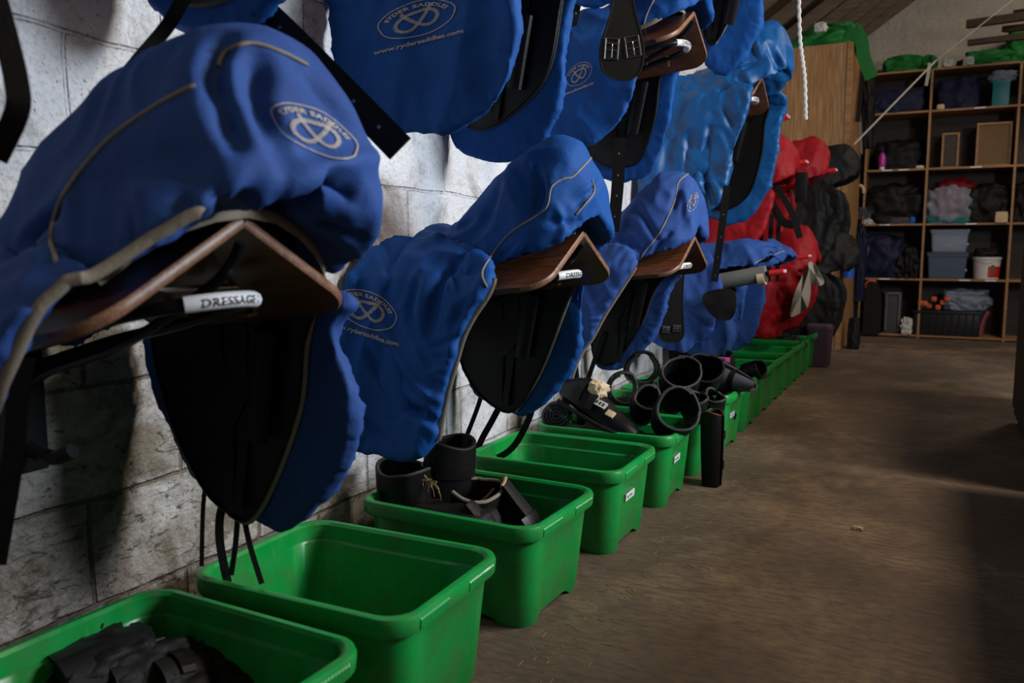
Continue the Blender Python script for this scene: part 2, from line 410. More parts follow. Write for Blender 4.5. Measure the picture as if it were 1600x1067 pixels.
def make_bin():
    root = empty('storage_bin', (0, 0, 0), 'x', 'storage bin', 'green plastic bins along the wall')
    b = MB()
    H = 0.262
    R = [rr_ring(.222, .158, .045, 0.016, .006, .012), rr_ring(.228, .164, .05, 0.0, .006, .014), rr_ring(.232, .168, .05, 0.012, .007, .012),
         rr_ring(.240, .176, .052, 0.10, .007), rr_ring(.250, .187, .055, 0.21, .007), rr_ring(.251, .188, .055, 0.222, .0),
         rr_ring(.266, .204, .062, 0.224), rr_ring(.2685, .2065, .063, 0.228), rr_ring(.2705, .2085, .064, 0.251),
         rr_ring(.268, .206, .064, 0.259), rr_ring(.262, .200, .062, H), rr_ring(.254, .192, .058, H - .001),
         rr_ring(.2485, .1865, .056, H - .007), rr_ring(.2475, .1855, .055, .222), rr_ring(.244, .182, .053, .218, .006), rr_ring(.236, .172, .052, .10, .007),
         rr_ring(.228, .164, .05, .030, .006), rr_ring(.220, .156, .045, .019, .0)]
    b.loft(R, 0, True, True)
    b.build('bin_body', GREEN, root, fix=True)
    for sy in (-1, 1):
        g = MB(); n = 26; vs = []
        rings = []
        for k in range(n + 1):
            y = sy * (0.040 + k * 0.0042); o_ = .0004 + .0016 * (k % 2)
            rings.append([Vector((.268, y, .229)), Vector((.2700 + o_, y, .232)), Vector((.2712 + o_, y, .248)), Vector((.268, y, .255))])
        g.loft(rings); g.build('ribbed_grip', GREEN, root, smooth=False)
    return root
BIN_Y = [0.895, 1.375, 1.94, 2.50, 3.02, 3.50, 3.95, 4.42, 4.84, 5.24, 5.62, 6.02, 6.40, 6.78]
BIN_X = [.375, .385, .388, .392, .395, .40, .40, .395, .39, .385, .385, .385, .385, .385]
BIN_R = [-1.0, 1.5, -1.5, 0.5, 2, 0, -1, 1, 0, -1, 1, 0, 0, 0]
blab = ['green plastic bin nearest the camera, holding a pile of furry black boots',
        'second green bin from the front, nearly empty with one dark rolled boot inside',
        'third green bin from the front, holding tall dark boots with straw caught on them',
        'fourth green bin from the front, almost empty with a sticker on its aisle side',
        'fifth green bin from the front, heaped with black boots and a grey roll',
        'sixth green bin from the front, a dark boot standing outside its near corner',
        'seventh green bin from the front, with a grey bell boot on top',
        'eighth green bin from the front, just behind the heaped bins',
        'ninth green bin from the front, open and empty', 'tenth green bin from the front, in the far run',
        'eleventh green bin from the front, in the far run', 'twelfth green bin from the front, under the red covers',
        'thirteenth green bin from the front, last but one of the row', 'last green bin of the row, beside the purple bin']
bin0 = make_bin(); BINS = []
def text_mesh(txt, size, offset=0.0, sp=1.0, res=3):
    cu = bpy.data.curves.new('t', 'FONT'); cu.body = txt; cu.size = size; cu.offset = offset; cu.space_character = sp; cu.resolution_u = res
    o = bpy.data.objects.new('t', cu); C.objects.link(o)
    dg = bpy.context.evaluated_depsgraph_get(); me = bpy.data.meshes.new_from_object(o.evaluated_get(dg))
    vs = [v.co.copy() for v in me.vertices]; fs = [tuple(p.vertices) for p in me.polygons]
    bpy.data.objects.remove(o); bpy.data.curves.remove(cu); bpy.data.meshes.remove(me)
    return vs, fs
for i, y in enumerate(BIN_Y):
    o = bin0 if i == 0 else copy_tree(bin0)
    o.location = (BIN_X[i], y, 0); o.scale = (1, 1, 1.06); o.rotation_euler = (0, 0, math.radians(BIN_R[i])); o['label'] = blab[i]
    BINS.append(o)
for i in (3, 4, 5, 6):
    b = MB(); M = Matrix.Translation((0.2405 if i != 6 else .2405, -0.02, .15)) @ Matrix.Rotation(math.radians(5), 4, 'Y')
    b.box((-.0005, -.042, -.011), (.0025, .042, .011), M=M)
    s_ = b.build('sticker', WHITEC, BINS[i]); s_['label'] = 'small white name sticker'
    t = MB()
    for k, wd in enumerate((.010, .006, .012, .007)):
        t.box((.0025, -.03 + k * .014, -.003), (.0031, -.03 + k * .014 + wd * .8, .003), M=M)
    t.build('lettering', INK, s_)
# ------------------------------------------------------------------ saddle racks
CY = {'L1': .885, 'L2': 2.155, 'L3': 3.33}
DX = 0.045        # everything on the racks stands this far off the wall
def board_pts():
    L0, L1, W = 0.10, 0.555, 0.285
    pts = [(L0, 0), (L1, 0), (L1, W - .07)]
    for k in range(1, 8):
        an = k / 8 * PI / 2; pts.append((L1 - .07 + .07 * math.cos(an), W - .07 + .07 * math.sin(an)))
    pts += [(L1 - .07, W), (L0, W - .02)]
    return pts
def make_rack(tip=None):
    root = empty('saddle_rack', (0, 0, 0), 'x', 'saddle rack', 'wooden saddle racks')
    tilt = 0.13
    for s in (-1, 1):
        def fn(a, d, s=s, off=0):
            p = Vector((a, s * (d * math.cos(.50) + .002), .985 - (0.555 - a) * tilt - d * math.sin(.50)))
            n = Vector((-tilt * .9, s * math.sin(.50), math.cos(.50))).normalized()
            return p, n
        b = MB(); b.prism(board_pts(), fn, .016)
        o = b.build('board', WOOD, root, smooth=False)
        e = MB(); pts = board_pts()[1:-1]
        P = []; Wd = []
        for a, d in pts:
            p, n = fn(a, d); P.append(p); Wd.append(n)
        e.tube(P, .0082, 8, r2=.0025, wide=Wd); eo = e.build('edge_strip', PLYEDGE, o); eo['label'] = 'pale laminated edge of the board'
    # hoop
    hp = [(.04, .03, .745), (.15, .085, .785), (.30, .105, .82), (.42, .105, .852)]
    nose = [(.42 + .11 * math.sin(t), .105 * math.cos(t), .852 + .022 * math.sin(t)) for t in [PI * k / 10 for k in range(1, 10)]]
    path = spline(hp, 5)[:-1] + [Vector((.42, .105, .852))] + [Vector(p) for p in nose] + list(reversed(spline([(a, -b_, c) for a, b_, c in hp], 5)))
    b = MB(); b.tube(path, .0105, 10); b.build('hoop', DKMETAL, root)
    # label on the nose
    ln = [(.42 + .11 * math.sin(t), .105 * math.cos(t), .852 + .022 * math.sin(t)) for t in [PI * (0.30 + .42 * k / 10) for k in range(0, 11)]]
    b = MB(); b.tube(ln, .0125, 10, r2=.0125); lb = b.build('name_label', WHITEC, root); lb['label'] = 'white DRESSAGE name label'
    vs, fs = text_mesh('DRESSAGE 1', .017, .0003, 1.05)
    W = max(v.x for v in vs); b = MB(); out = []
    for v in vs:
        t = PI * (.66 - .30 * v.x / W)      # reads left to right from the aisle
        q = v.y - .006
        c = Vector((.42 + .11 * math.sin(t), .105 * math.cos(t), .852 + .022 * math.sin(t)))
        T = Vector((.11 * math.cos(t), -.105 * math.sin(t), .022 * math.cos(t))).normalized()
        up = Vector((0, 0, 1)); nn = T.cross(up).normalized()
        if nn.x < 0: nn = -nn
        an = q / .0130
        out.append(c + nn * .0132 * math.cos(an) + up * .0132 * math.sin(an))
    b.add(out, fs); b.build('lettering', INK, lb, smooth=False, fix=False)
    b = MB(); b.tube(spline([(.03, 0, .70), (.10, 0, .74), (.30, 0, .80), (.50, 0, .90), (.55, 0, .955)], 4), .009, 8); b.build('centre_stay', DKMETAL, root)
    b = MB(); b.tube([(.22, -.20, .845), (.22, .20, .845)], .006, 8)
    b.tube([(.40, -.16, .885), (.40, .16, .885)], .005, 8); b.build('cross_bar', CHROME, root)
    for (x, y) in ((.22, -.205), (.40, .165), (.33, .10)):
        b = MB(); b.box((x - .012, y - .005, .835), (x + .012, y + .005, .87), bev=.002); b.box((x - .012, y - .018, .833), (x + .012, y + .005, .838)); b.build('clip', BRASS, root)
    b = MB(); b.box((-DX, -.045, .55), (.02, .045, .80), bev=.008); b.tube(spline([(.03, 0, .60), (.08, .01, .585), (.12, .02, .60)], 4), .014, 8); b.build('wall_bracket', DKMETAL, root)
    return root
rack0 = make_rack()
RK = {}
for nm, cy, zo, lab in (('L1', CY['L1'], 0, 'varnished wooden saddle rack nearest the camera, white label on its hoop'),
                        ('L2', CY['L2'], 0, 'second varnished wooden saddle rack in the lower row'),
                        ('L3', CY['L3'], 0, 'third varnished wooden saddle rack in the lower row'),
                        ('U2', 3.24, .845, 'varnished wooden rack in the upper row, beside the girth with two silver buckles'),
                        ('U3', 4.6, .845, 'upper row wooden saddle rack with a red hoop under the bright blue cover'),
                        ('U1', 2.1, .90, 'upper row saddle rack behind the hanging cover flap with the large embroidered badge')):
    o = rack0 if nm == 'L1' else copy_tree(rack0)
    o.location = (DX, cy, zo); o['label'] = lab; RK[nm] = o
for o in [RK['U3']]:
    for ch in KIDS(o):
        if ch.name.startswith('hoop'):
            ch.data = ch.data.copy(); ch.data.materials.clear(); ch.data.materials.append(REDP); ch['label'] = 'red hoop'

# ------------------------------------------------------------------ saddle covers
FOLDS = []
def smooth_poly(pts, n=5): return [(p.x, p.z) for p in spline_closed([(a, 0, c) for a, c in pts], n)]
def poly_grid_slab(b, poly, yfn, th, side):
    """slab with outline poly in (x,z), cut into a grid so that it follows the curved mid surface yfn(x,z)"""
    bm = bmesh.new(); bm.faces.new([bm.verts.new((x, 0, z)) for x, z in poly])
    zs = [z for x, z in poly]; xs = [x for x, z in poly]
    k = min(zs) + .021
    while k < max(zs):
        bmesh.ops.bisect_plane(bm, geom=bm.verts[:] + bm.edges[:] + bm.faces[:], plane_co=(0, 0, k), plane_no=(0, 0, 1)); k += .025
    k = min(xs) + .031
    while k < max(xs):
        bmesh.ops.bisect_plane(bm, geom=bm.verts[:] + bm.edges[:] + bm.faces[:], plane_co=(k, 0, 0), plane_no=(1, 0, 0)); k += .05
    bm.verts.index_update(); n = len(bm.verts); V = [v.co.copy() for v in bm.verts]
    A = [Vector((p.x, yfn(p.x, p.z) - th / 2, p.z)) for p in V]; B = [Vector((p.x, yfn(p.x, p.z) + th / 2, p.z)) for p in V]
    fs = [tuple(v.index for v in f.verts) for f in bm.faces] + [tuple(v.index + n for v in reversed(f.verts)) for f in bm.faces]
    for e in bm.edges:
        if len(e.link_faces) == 1: i, j = e.verts[0].index, e.verts[1].index; fs.append((i, j, j + n, i + n))
    bm.free(); b.add(A + B, fs)
BODY = [  # x, top, near-bottom, half width, bottom-centre lift
    (-.02, .97, .80, .13, .02, 0), (.02, 1.02, .80, .17, .03, 0), (.08, 1.03, .80, .185, .04, 0), (.14, 1.02, .80, .185, .05, 0), (.21, 1.04, .82, .19, .06, 0), (.28, 1.105, .85, .20, .08, 0),
    (.36, 1.19, .885, .20, .10, 0), (.44, 1.24, .91, .195, .10, 0), (.51, 1.246, .93, .185, .10, 0), (.56, 1.215, .955, .165, .08, 0), (.60, 1.13, .98, .12, .05, 0)]
def make_cover(name, cy, zo, mat, near=None, far=None, body=BODY, sx=1.0, sz=1.0, vox=.008, seed=0, amp=1.0, a=.27, bb=.10, na=None, nb=None, fw=1.0, lean=0.0,
               folds=(), label='', cat='saddle cover', group='saddle covers', parent=None, dx=0.0, bx=(.75, .85)):
    b = MB(); rings = []
    xs = [body[0][0] + (body[-1][0] - body[0][0]) * k / 26 for k in range(27)]
    for x in xs:
        row = lerp(body, x); T, B, W, L = row[:4]; AS = row[4] if len(row) > 4 else 0.0; ring = []
        for k in range(25):
            th = PI * k / 24; c = math.cos(th); s_ = math.sin(th)
            ring.append(Vector(((x + dx) * sx, -W * (abs(c) ** bx[0]) * (1 if c > 0 else -1) * (1 - .16 * s_), (B - (AS if c < 0 else 0) * abs(c) ** .5) + (T - B + (AS if c < 0 else 0) * abs(c) ** .5) * s_ ** bx[1])))
        for t in (.66, .33, 0, -.33, -.66): ring.append(Vector(((x + dx) * sx, W * t, B - (AS * t if t > 0 else 0) + L * (1 - abs(t)) + .004)))
        rings.append(ring)
    for ring in rings:
        for p in ring:
            g = sm(.25, .45, p.x)
            if p.y > 0: p.y *= 1 - (1 - fw) * g
            p.y += lean * g * max(0, p.z - .93) / .3
    b.loft(rings)
    flaps = []
    for poly, side in ((near, -1), (far, 1)):
        if not poly: continue
        sp = [(max(-.033, x), z) for x, z in smooth_poly(poly)]
        fa, fb = (na or a, nb or bb) if side < 0 else (a, bb)
        yfn = lambda x, z, side=side, fa=fa, fb=fb: side * (fa + (.95 - z) * fb - .8 * max(0, z - .865))
        poly_grid_slab(b, sp, yfn, .034, side); flaps.append((sp, side))
        # bridge to the body: outward swell at the top
    o = b.build(name, mat, parent, smooth=False)
    md = o.modifiers.new('r', 'REMESH'); md.mode = 'VOXEL'; md.voxel_size = vox
    m2 = o.modifiers.new('s', 'SMOOTH'); m2.factor = .5; m2.iterations = int(5 * .008 / vox) + 3
    dg = bpy.context.evaluated_depsgraph_get(); me = bpy.data.meshes.new_from_object(o.evaluated_get(dg))
    o.modifiers.clear(); old = o.data; o.data = me; bpy.data.meshes.remove(old)
    me.materials.clear(); me.materials.append(mat)
    nv = len(me.vertices); co = np.empty(nv * 3); me.vertices.foreach_get('co', co); co = co.reshape(-1, 3)
    no = np.empty(nv * 3); me.vertices.foreach_get('normal', no); no = no.reshape(-1, 3)
    rnd = Vector((seed * 7.3, seed * 3.1, seed * 1.7))
    cen = []
    for sp, side in flaps:
        arr = np.array(sp); cen.append((arr.mean(0), arr, side))
    disp = np.zeros(nv)
    for i in range(nv):
        p = Vector(co[i]); d = 0.0
        q = Vector((p.x * 4.2 + p.z * 1.4, p.y * 3.2, p.z * 2.6 - p.x * 1.2)) * 1.25 + rnd
        wv = noise.noise_vector(q * .7) * .6
        r1 = 1 - abs(noise.noise(q + wv)) * 2
        d += (r1 - .55) * .022
        q2 = Vector((p.x * 13 + p.z * 6, p.y * 9, p.z * 8 - p.x * 5)) + rnd
        d += (abs(noise.noise(q2 + noise.noise_vector(q2 * .5) * .8)) - .2) * -.013
        onflap = False
        for c, arr, side in cen:
            if p.y * side > a - .035 and p.z < .93:
                dd = math.sqrt(((arr - np.array((p.x, p.z))) ** 2).sum(1).min())
                fall = sm(.085, .0, dd)
                if fall > 0 and p.z < .88:
                    j = int(((arr - np.array((p.x, p.z))) ** 2).sum(1).argmin())
                    ang = math.atan2(p.z - c[1], p.x - c[0])
                    g = noise.noise(Vector((ang * 9.0, dd * 6, seed * 3.3 + side))) + .5 * noise.noise(Vector((ang * 19, dd * 9, seed)))
                    inner = 1.0 if p.y * side < a + (.95 - p.z) * bb else .45
                    d += g * .013 * fall * (1.5 if side > 0 else .5 + .5 * inner) * abs(no[i][1]) ** 1.5
        # gathers where the elastic hem runs round the cantle
        if p.x > .28 * sx:
            Bz = lerp(body, p.x / sx - dx)[1]; g = sm(.09, .0, abs(p.z - Bz))
            if g > 0: d += noise.noise(Vector((p.x * 34, p.y * 30, seed * 2))) * .007 * g
        for c, arr, side in cen:                     # the lining side stays flat against the saddle
            if p.z < .88 and p.y * side > a - .05 and p.y * side < a + (.95 - p.z) * bb - .006 + (0 if side > 0 else 1): d *= .25 if side > 0 else 1.0
        disp[i] = d * amp
    for (p0, p1, wd, dp) in folds:
        P0 = np.array(p0); P1 = np.array(p1); D = P1 - P0; L2 = (D ** 2).sum()
        t = np.clip(((co - P0) @ D) / L2, 0, 1); dist = np.sqrt(((co - (P0 + t[:, None] * D)) ** 2).sum(1))
        disp += dp * np.exp(-(dist / wd) ** 2) * (0.35 + .65 * np.sin(np.pi * np.clip(t, .05, .95)))
    co = co + no * disp[:, None]; co[:, 0] = np.maximum(co[:, 0], -.039)
    me.vertices.foreach_set('co', co.ravel()); me.polygons.foreach_set('use_smooth', [True] * len(me.polygons)); me.update()
    o.location = (DX, cy, zo)
    tag(o, label, cat, group)
    return o
def bvh_of(o):
    me = o.data; off = o.location
    return BVHTree.FromPolygons([v.co + off for v in me.vertices], [tuple(p.vertices) for p in me.polygons])
def drop(bv, u, v, lift=.002):
    r = ray(u, v).normalized(); h = bv.ray_cast(CAMPOS, r)
    if h[0] is None: return None
    n = h[1] if h[1].dot(r) < 0 else -h[1]
    return h[0] + n * lift, n
def px_folds(cover, folds):
    """press creases (negative) and ridges (positive) into the cloth along drawn lines"""
    bv = bvh_of(cover); me = cover.data; nv = len(me.vertices)
    co = np.empty(nv * 3); me.vertices.foreach_get('co', co); co = co.reshape(-1, 3)
    no = np.empty(nv * 3); me.vertices.foreach_get('normal', no); no = no.reshape(-1, 3); disp = np.zeros(nv)
    for (line, wd, dp) in folds:
        P = []; NN = []
        for q in spline([(u, v, 0) for u, v in line], 6):
            h = drop(bv, q.x, q.y, 0)
            if h: P.append(np.array(h[0] - cover.location)); NN.append(np.array(h[1]))
        if len(P) < 2: continue
        best = np.full(nv, 1e9); bt = np.zeros(nv)
        for i in range(len(P) - 1):
            D = P[i + 1] - P[i]; L2 = (D ** 2).sum()
            if L2 < 1e-9 or L2 > .02: continue
            t = np.clip(((co - P[i]) @ D) / L2, 0, 1); d2 = ((co - (P[i] + t[:, None] * D)) ** 2).sum(1)
            m = d2 < best; best[m] = d2[m]; bt[m] = (i + t[m]) / (len(P) - 1)
        nm = np.mean(NN, 0); nm = nm / (np.linalg.norm(nm) + 1e-9); face = np.clip((no @ nm) * 2.5, 0, 1)
        e = face * np.exp(-best / wd ** 2) * (np.sin(np.pi * np.clip(bt, .04, .96)) ** .5)
        # sharp valley with a soft lip
        dp *= 1.3
        disp += dp * e - dp * .35 * face * np.exp(-best / (2.2 * wd) ** 2) * (np.sin(np.pi * np.clip(bt, .04, .96)) ** .5)
    co += no * disp[:, None]; co[:, 0] = np.maximum(co[:, 0], -.039); me.vertices.foreach_set('co', co.ravel()); me.update()
def cantle_hem(cover, body, x0=.34, sx=1.0, mat=None, w=.009, far=True, lift=.004):
    """binding that runs under the near side, round the raised end and back"""
    me = cover.data; bv = BVHTree.FromPolygons([v.co for v in me.vertices], [tuple(p.vertices) for p in me.polygons])
    X1 = body[-1][0]; P = []
    xs = [x0 + (X1 - x0) * k / 16 for k in range(17)]
    XE = body[-1][0] * .80
    xs = [x0 + (XE - x0) * k / 10 for k in range(11)]
    pts = [Vector((x * sx, -lerp(body, x)[2] * .99, lerp(body, x)[1] + .004)) for x in xs]
    if far: pts += [Vector(((XE + .03 * math.cos(t)) * sx, -pts[-1].y * math.sin(t), lerp(body, XE)[1] + lerp(body, XE)[3] * math.cos(t))) for t in [-1.2, -.8, -.4, 0, .4, .8, 1.2]] + [Vector((p.x, -p.y, p.z - .02)) for p in reversed(pts)]
    Wd = []; out = []
    for p in pts:
        h = bv.find_nearest(p)
        if h[0] is None: continue
        out.append(h[0] + h[1] * lift); Wd.append(Vector((0, 0, 1)) + Vector((0, 0, 0)))
    for _ in range(3): out = [out[0]] + [(out[i - 1] + out[i] * 2 + out[i + 1]) / 4 for i in range(1, len(out) - 1)] + [out[-1]]
    b = MB(); b.tube(out, w, 8, r2=.003, wide=Wd); return b.build('hem_binding', mat or BEIGEF, cover)
def piping(cover, bv, px, name='piping', mat=None, r=.0028, lift=.001):
    sp = spline([(u, v, 0) for u, v in px], 14); P = []; W_ = []
    for q in sp:
        h = drop(bv, q.x, q.y, lift)
        if h: P.append(h[0] - cover.location); W_.append(h[1])
    if len(P) < 3: return None
    # light smoothing
    for _ in range(2): P = [P[0]] + [(P[i - 1] + P[i] * 2 + P[i + 1]) / 4 for i in range(1, len(P) - 1)] + [P[-1]]
    b = MB(); b.tube(P, r, 6); return b.build(name, mat or BEIGEF, cover)
def decal(cover, bv, verts, faces, fn, name, mat, lift=.0025, parent=None):
    """verts 2D -> picture of the embroidery laid on the cloth; fn maps to a sight line onto the surface"""
    out = []; ok = []
    for v in verts:
        u, w_ = fn(v[0], v[1]); h = drop(bv, u, w_, lift)
        ok.append(h is not None); out.append((h[0] - cover.location) if h else Vector((0, 0, 0)))
    b = MB(); f2 = []
    for f in faces:
        if all(ok[i] for i in f):
            P = [out[i] for i in f]; D = max((p - P[0]).length for p in P)
            if D < .12: f2.append(f)
    b.add(out, f2); o = b.build(name, mat, parent or cover, smooth=False, fix=False); return o
def ring2d(path, w, closed=True):
    vs = []; fs = []; n = len(path)
    for i in range(n):
        a = Vector(path[i - 1] if closed or i else path[0]); c = Vector(path[(i + 1) % n] if closed or i < n - 1 else path[i])
        t = (c - a); t = t.normalized() if t.length else Vector((1, 0)); nn = Vector((-t.y, t.x)); p = Vector(path[i])
        vs += [p + nn * w / 2, p - nn * w / 2]
    for i in range(n if closed else n - 1):
        j = (i + 1) % n; fs.append((2 * i, 2 * i + 1, 2 * j + 1, 2 * j))
    return vs, fs
def badge(cover, fn, url=True, top_text=True):
    """oval badge with arched words, a rope knot and a web address, all embroidered"""
    bv = bvh_of(cover)
    el = [Vector((1.0 * math.cos(t) * (1 + .015 * math.sin(7 * t)), .70 * math.sin(t) * (1 + .02 * math.sin(5 * t + 1)))) for t in [2 * PI * k / 72 for k in range(72)]]
    vs, fs = ring2d(el, .035)
    root = decal(cover, bv, vs, fs, fn, 'embroidered_badge', THREAD)
    # rope knot
    kp = [(-.40, .33), (-.30, .16), (-.12, -.06), (.08, -.24), (.28, -.33), (.46, -.22), (.54, .0), (.46, .20), (.25, .30), (.0, .27), (-.25, .22), (-.46, .08), (-.56, -.12),
          (-.50, -.32), (-.32, -.42), (-.12, -.36), (.06, -.14), (.20, .08), (.30, .28), (.38, .48)]
    sp = [Vector((p.x, p.y)) for p in spline([(a_, b_, 0) for a_, b_ in kp], 10)]
    # resample evenly
    L = [0]
    for i in range(1, len(sp)): L.append(L[-1] + (sp[i] - sp[i - 1]).length)
    vs = []; fs = []; s_ = 0.0; step = .052
    while s_ < L[-1] - .01:
        i = max(k for k in range(len(L)) if L[k] <= s_); i = min(i, len(sp) - 2)
        t = (s_ - L[i]) / max(1e-6, L[i + 1] - L[i]); p = sp[i].lerp(sp[i + 1], t); T = (sp[i + 1] - sp[i]).normalized(); Nn = Vector((-T.y, T.x))
        n = len(vs); w_ = .055
        vs += [p + Nn * w_ - T * .006, p + Nn * w_ + T * .030, p - Nn * w_ + T * .052, p - Nn * w_ + T * .012]; fs.append((n, n + 1, n + 2, n + 3)); s_ += step
    decal(cover, bv, vs, fs, fn, 'knot', THREAD, parent=root)
    if top_text:
        tv, tf = text_mesh('RYDER SADDLES', .22, .009, 1.12); W = max(v.x for v in tv)
        out = []
        for v in tv:
            th = math.radians(165) - (v.x / W) * math.radians(150); rx = .76; ry = .47
            c = Vector((rx * math.cos(th), ry * math.sin(th))); nn = Vector((math.cos(th) / rx, math.sin(th) / ry)).normalized()
            out.append(c + nn * (v.y - .01) * .86)
        decal(cover, bv, out, tf, fn, 'lettering', THREAD, parent=root)
    if url:
        tv, tf = text_mesh('www.rydersaddles.com', .245, .007, 1.0); W = max(v.x for v in tv)
        out = [Vector((v.x - W / 2, v.y - 1.02)) for v in tv]
        decal(cover, bv, out, tf, fn, 'web_address', THREAD, parent=root)
    return root
def affine(cx, cy, ux, uy, vx, vy, bend=0.0):
    """badge coordinates -> photograph pixels (u right, v up vector)"""
    return lambda a_, b_: (cx + ux * a_ + vx * b_, cy + uy * a_ + vy * b_ + bend * a_ * a_)

def seam_ribbon(cover, pts3, name='hem_binding', mat=None, w=.009, th=.003, wide=(0, 0, 1)):
    b = MB(); b.tube(spline(pts3, 6), w, 8, r2=th, wide=wide); return b.build(name, mat or BEIGEF, cover)
def saddle(cy, zo, near_in, far_in, label, mat=None, bodyx=(.05, .50), bands=True, group='saddles under the covers', a=.27, bb=.10, skirt=True, dummy=0):
    """black saddle seen from below: panel, two flaps, girth straps"""
    mat = mat or BLACKL
    root = empty('saddle', (DX, cy, zo), label, 'saddle', group)
    b = MB(); rings = []
    for k in range(12):
        x = bodyx[0] + (bodyx[1] - bodyx[0]) * k / 11; t = k / 11; W = .145 + .015 * math.sin(PI * t); B = .845 + .10 * t ** 1.6; T = B + .085
        rings.append([Vector((x, -W, B)), Vector((x, -W * .95, B + .05)), Vector((x, -W * .6, T - .01)), Vector((x, 0, T + .03)), Vector((x, W * .6, T - .01)), Vector((x, W * .95, B + .05)), Vector((x, W, B)),
                      Vector((x, W * .55, B + .035)), Vector((x, .03, B + .085)), Vector((x, -.03, B + .085)), Vector((x, -W * .55, B + .035))])
    b.loft(rings); b.build('panel', BLACKF, root)
    for poly, side in ((near_in, -1), (far_in, 1)):
        if not poly: continue
        sp = [(max(-.025, x), z) for x, z in smooth_poly(poly)]
        b = MB(); yfn = lambda x, z: side * (a + (.95 - z) * bb - .05 * max(0, z - .8) - .016)
        poly_grid_slab(b, sp, yfn, .020, side); f = b.build('flap', mat, root, smooth=False)
        if bands:
            cx = sum(p[0] for p in sp) / len(sp); cz = sum(p[1] for p in sp) / len(sp)
            e = MB(); P = [(x, yfn(x, z) - side * .011, z) for x, z in sp]
            e.tube(P, .0055, 6, closed=True, r2=.003); e.build('flap_edge', BLACKL, f)
            if side > 0:
                zt = .86; zb = min(z for x, z in sp) + .02
                for dx_, w_ in ((-.05, .022), (.02, .022)):
                    g = MB(); Q = []
                    for k in range(9):
                        z = zt + (zb - zt) * k / 8; x = cx + dx_ * (1 - .7 * k / 8) + .06 * (1 - k / 8) - .03; Q.append(Vector((x, yfn(x, z) - side * (.020 + .006 * math.sin(k)), z)))
                    g.strap(Q, (1, 0, .2), w_, .004); g.build('girth_tab', BLACKL, f, smooth=False)
                g = MB(); sp2 = [(cx + (x - cx) * .62 - .01, cz + .10 + (z - cz) * .62) for x, z in sp]
                poly_grid_slab(g, sp2, lambda x, z: yfn(x, z) - side * .016, .014, side); g.build('sweat_flap', mat, f, smooth=False)
                g = MB(); Q = [Vector((cx + .10 - .05 * k / 6, yfn(cx, .80 - .035 * k) - side * .030, .80 - .035 * k)) for k in range(7)]; g.tube(Q, .026, 10, r2=.016, wide=(1, 0, 0)); g.build('knee_block', BLACKL, f)
    return root

def inset(poly, k, sx=0.0, sz=0.0):
    cx = sum(p[0] for p in poly) / len(poly); cz = sum(p[1] for p in poly) / len(poly)
    return [(cx + (x - cx) * k + sx, cz + (z - cz) * k + sz) for x, z in poly]
def band_on(cover, poly, side, idx, w=.012, mat=None, a=.27, bb=.10, off=.022):
    """hem binding lying on the inner face of a flap"""
    P = []; Wd = []
    n = len(poly)
    for i in idx:
        x, z = poly[i % n]; P.append(Vector((x, side * (a + (.95 - z) * bb - off), z)))
    P = spline(P, 6); m = len(P)
    for i in range(m):
        T = (P[min(i + 1, m - 1)] - P[max(i - 1, 0)]); Wd.append(Vector((-T.z, 0, T.x)))
    if side < 0:                                     # lie on the cloth itself
        me = cover.data; bv = BVHTree.FromPolygons([v.co for v in me.vertices], [tuple(p.vertices) for p in me.polygons])
        for i in range(m):
            h = bv.find_nearest(P[i])
            if h[0] is not None and (h[0] - P[i]).length < .06: P[i] = h[0] + h[1] * .002
        for _ in range(3): P = [P[0]] + [(P[i - 1] + P[i] * 2 + P[i + 1]) / 4 for i in range(1, m - 1)] + [P[-1]]
    b = MB(); b.tube(P, w, 8, r2=.004, wide=Wd); return b.build('hem_binding', mat or BEIGEF, cover)
def hem_line(cover, pts, w=.009, mat=None):
    """binding sewn along the lower edge of the cloth; pts are (u, v, y) sight lines cut with the plane y"""
    me = cover.data; bv = BVHTree.FromPolygons([v.co for v in me.vertices], [tuple(p.vertices) for p in me.polygons]); P = []; Wd = []
    for q in spline(pts, 6):
        h = bv.find_nearest(at(q.x, q.y, y=q.z) - cover.location); P.append(h[0] + h[1] * .003)
    m = len(P)
    for _ in range(5): P = [P[0]] + [(P[i - 1] + P[i] * 2 + P[i + 1]) / 4 for i in range(1, m - 1)] + [P[-1]]
    for i in range(m):
        T = P[min(i + 1, m - 1)] - P[max(i - 1, 0)]; Wd.append(T.cross((P[i] + cover.location - CAMPOS).normalized()))
    b = MB(); b.tube(P, w, 8, r2=.0035, wide=Wd); return b.build('hem_binding', mat or BEIGEF, cover)

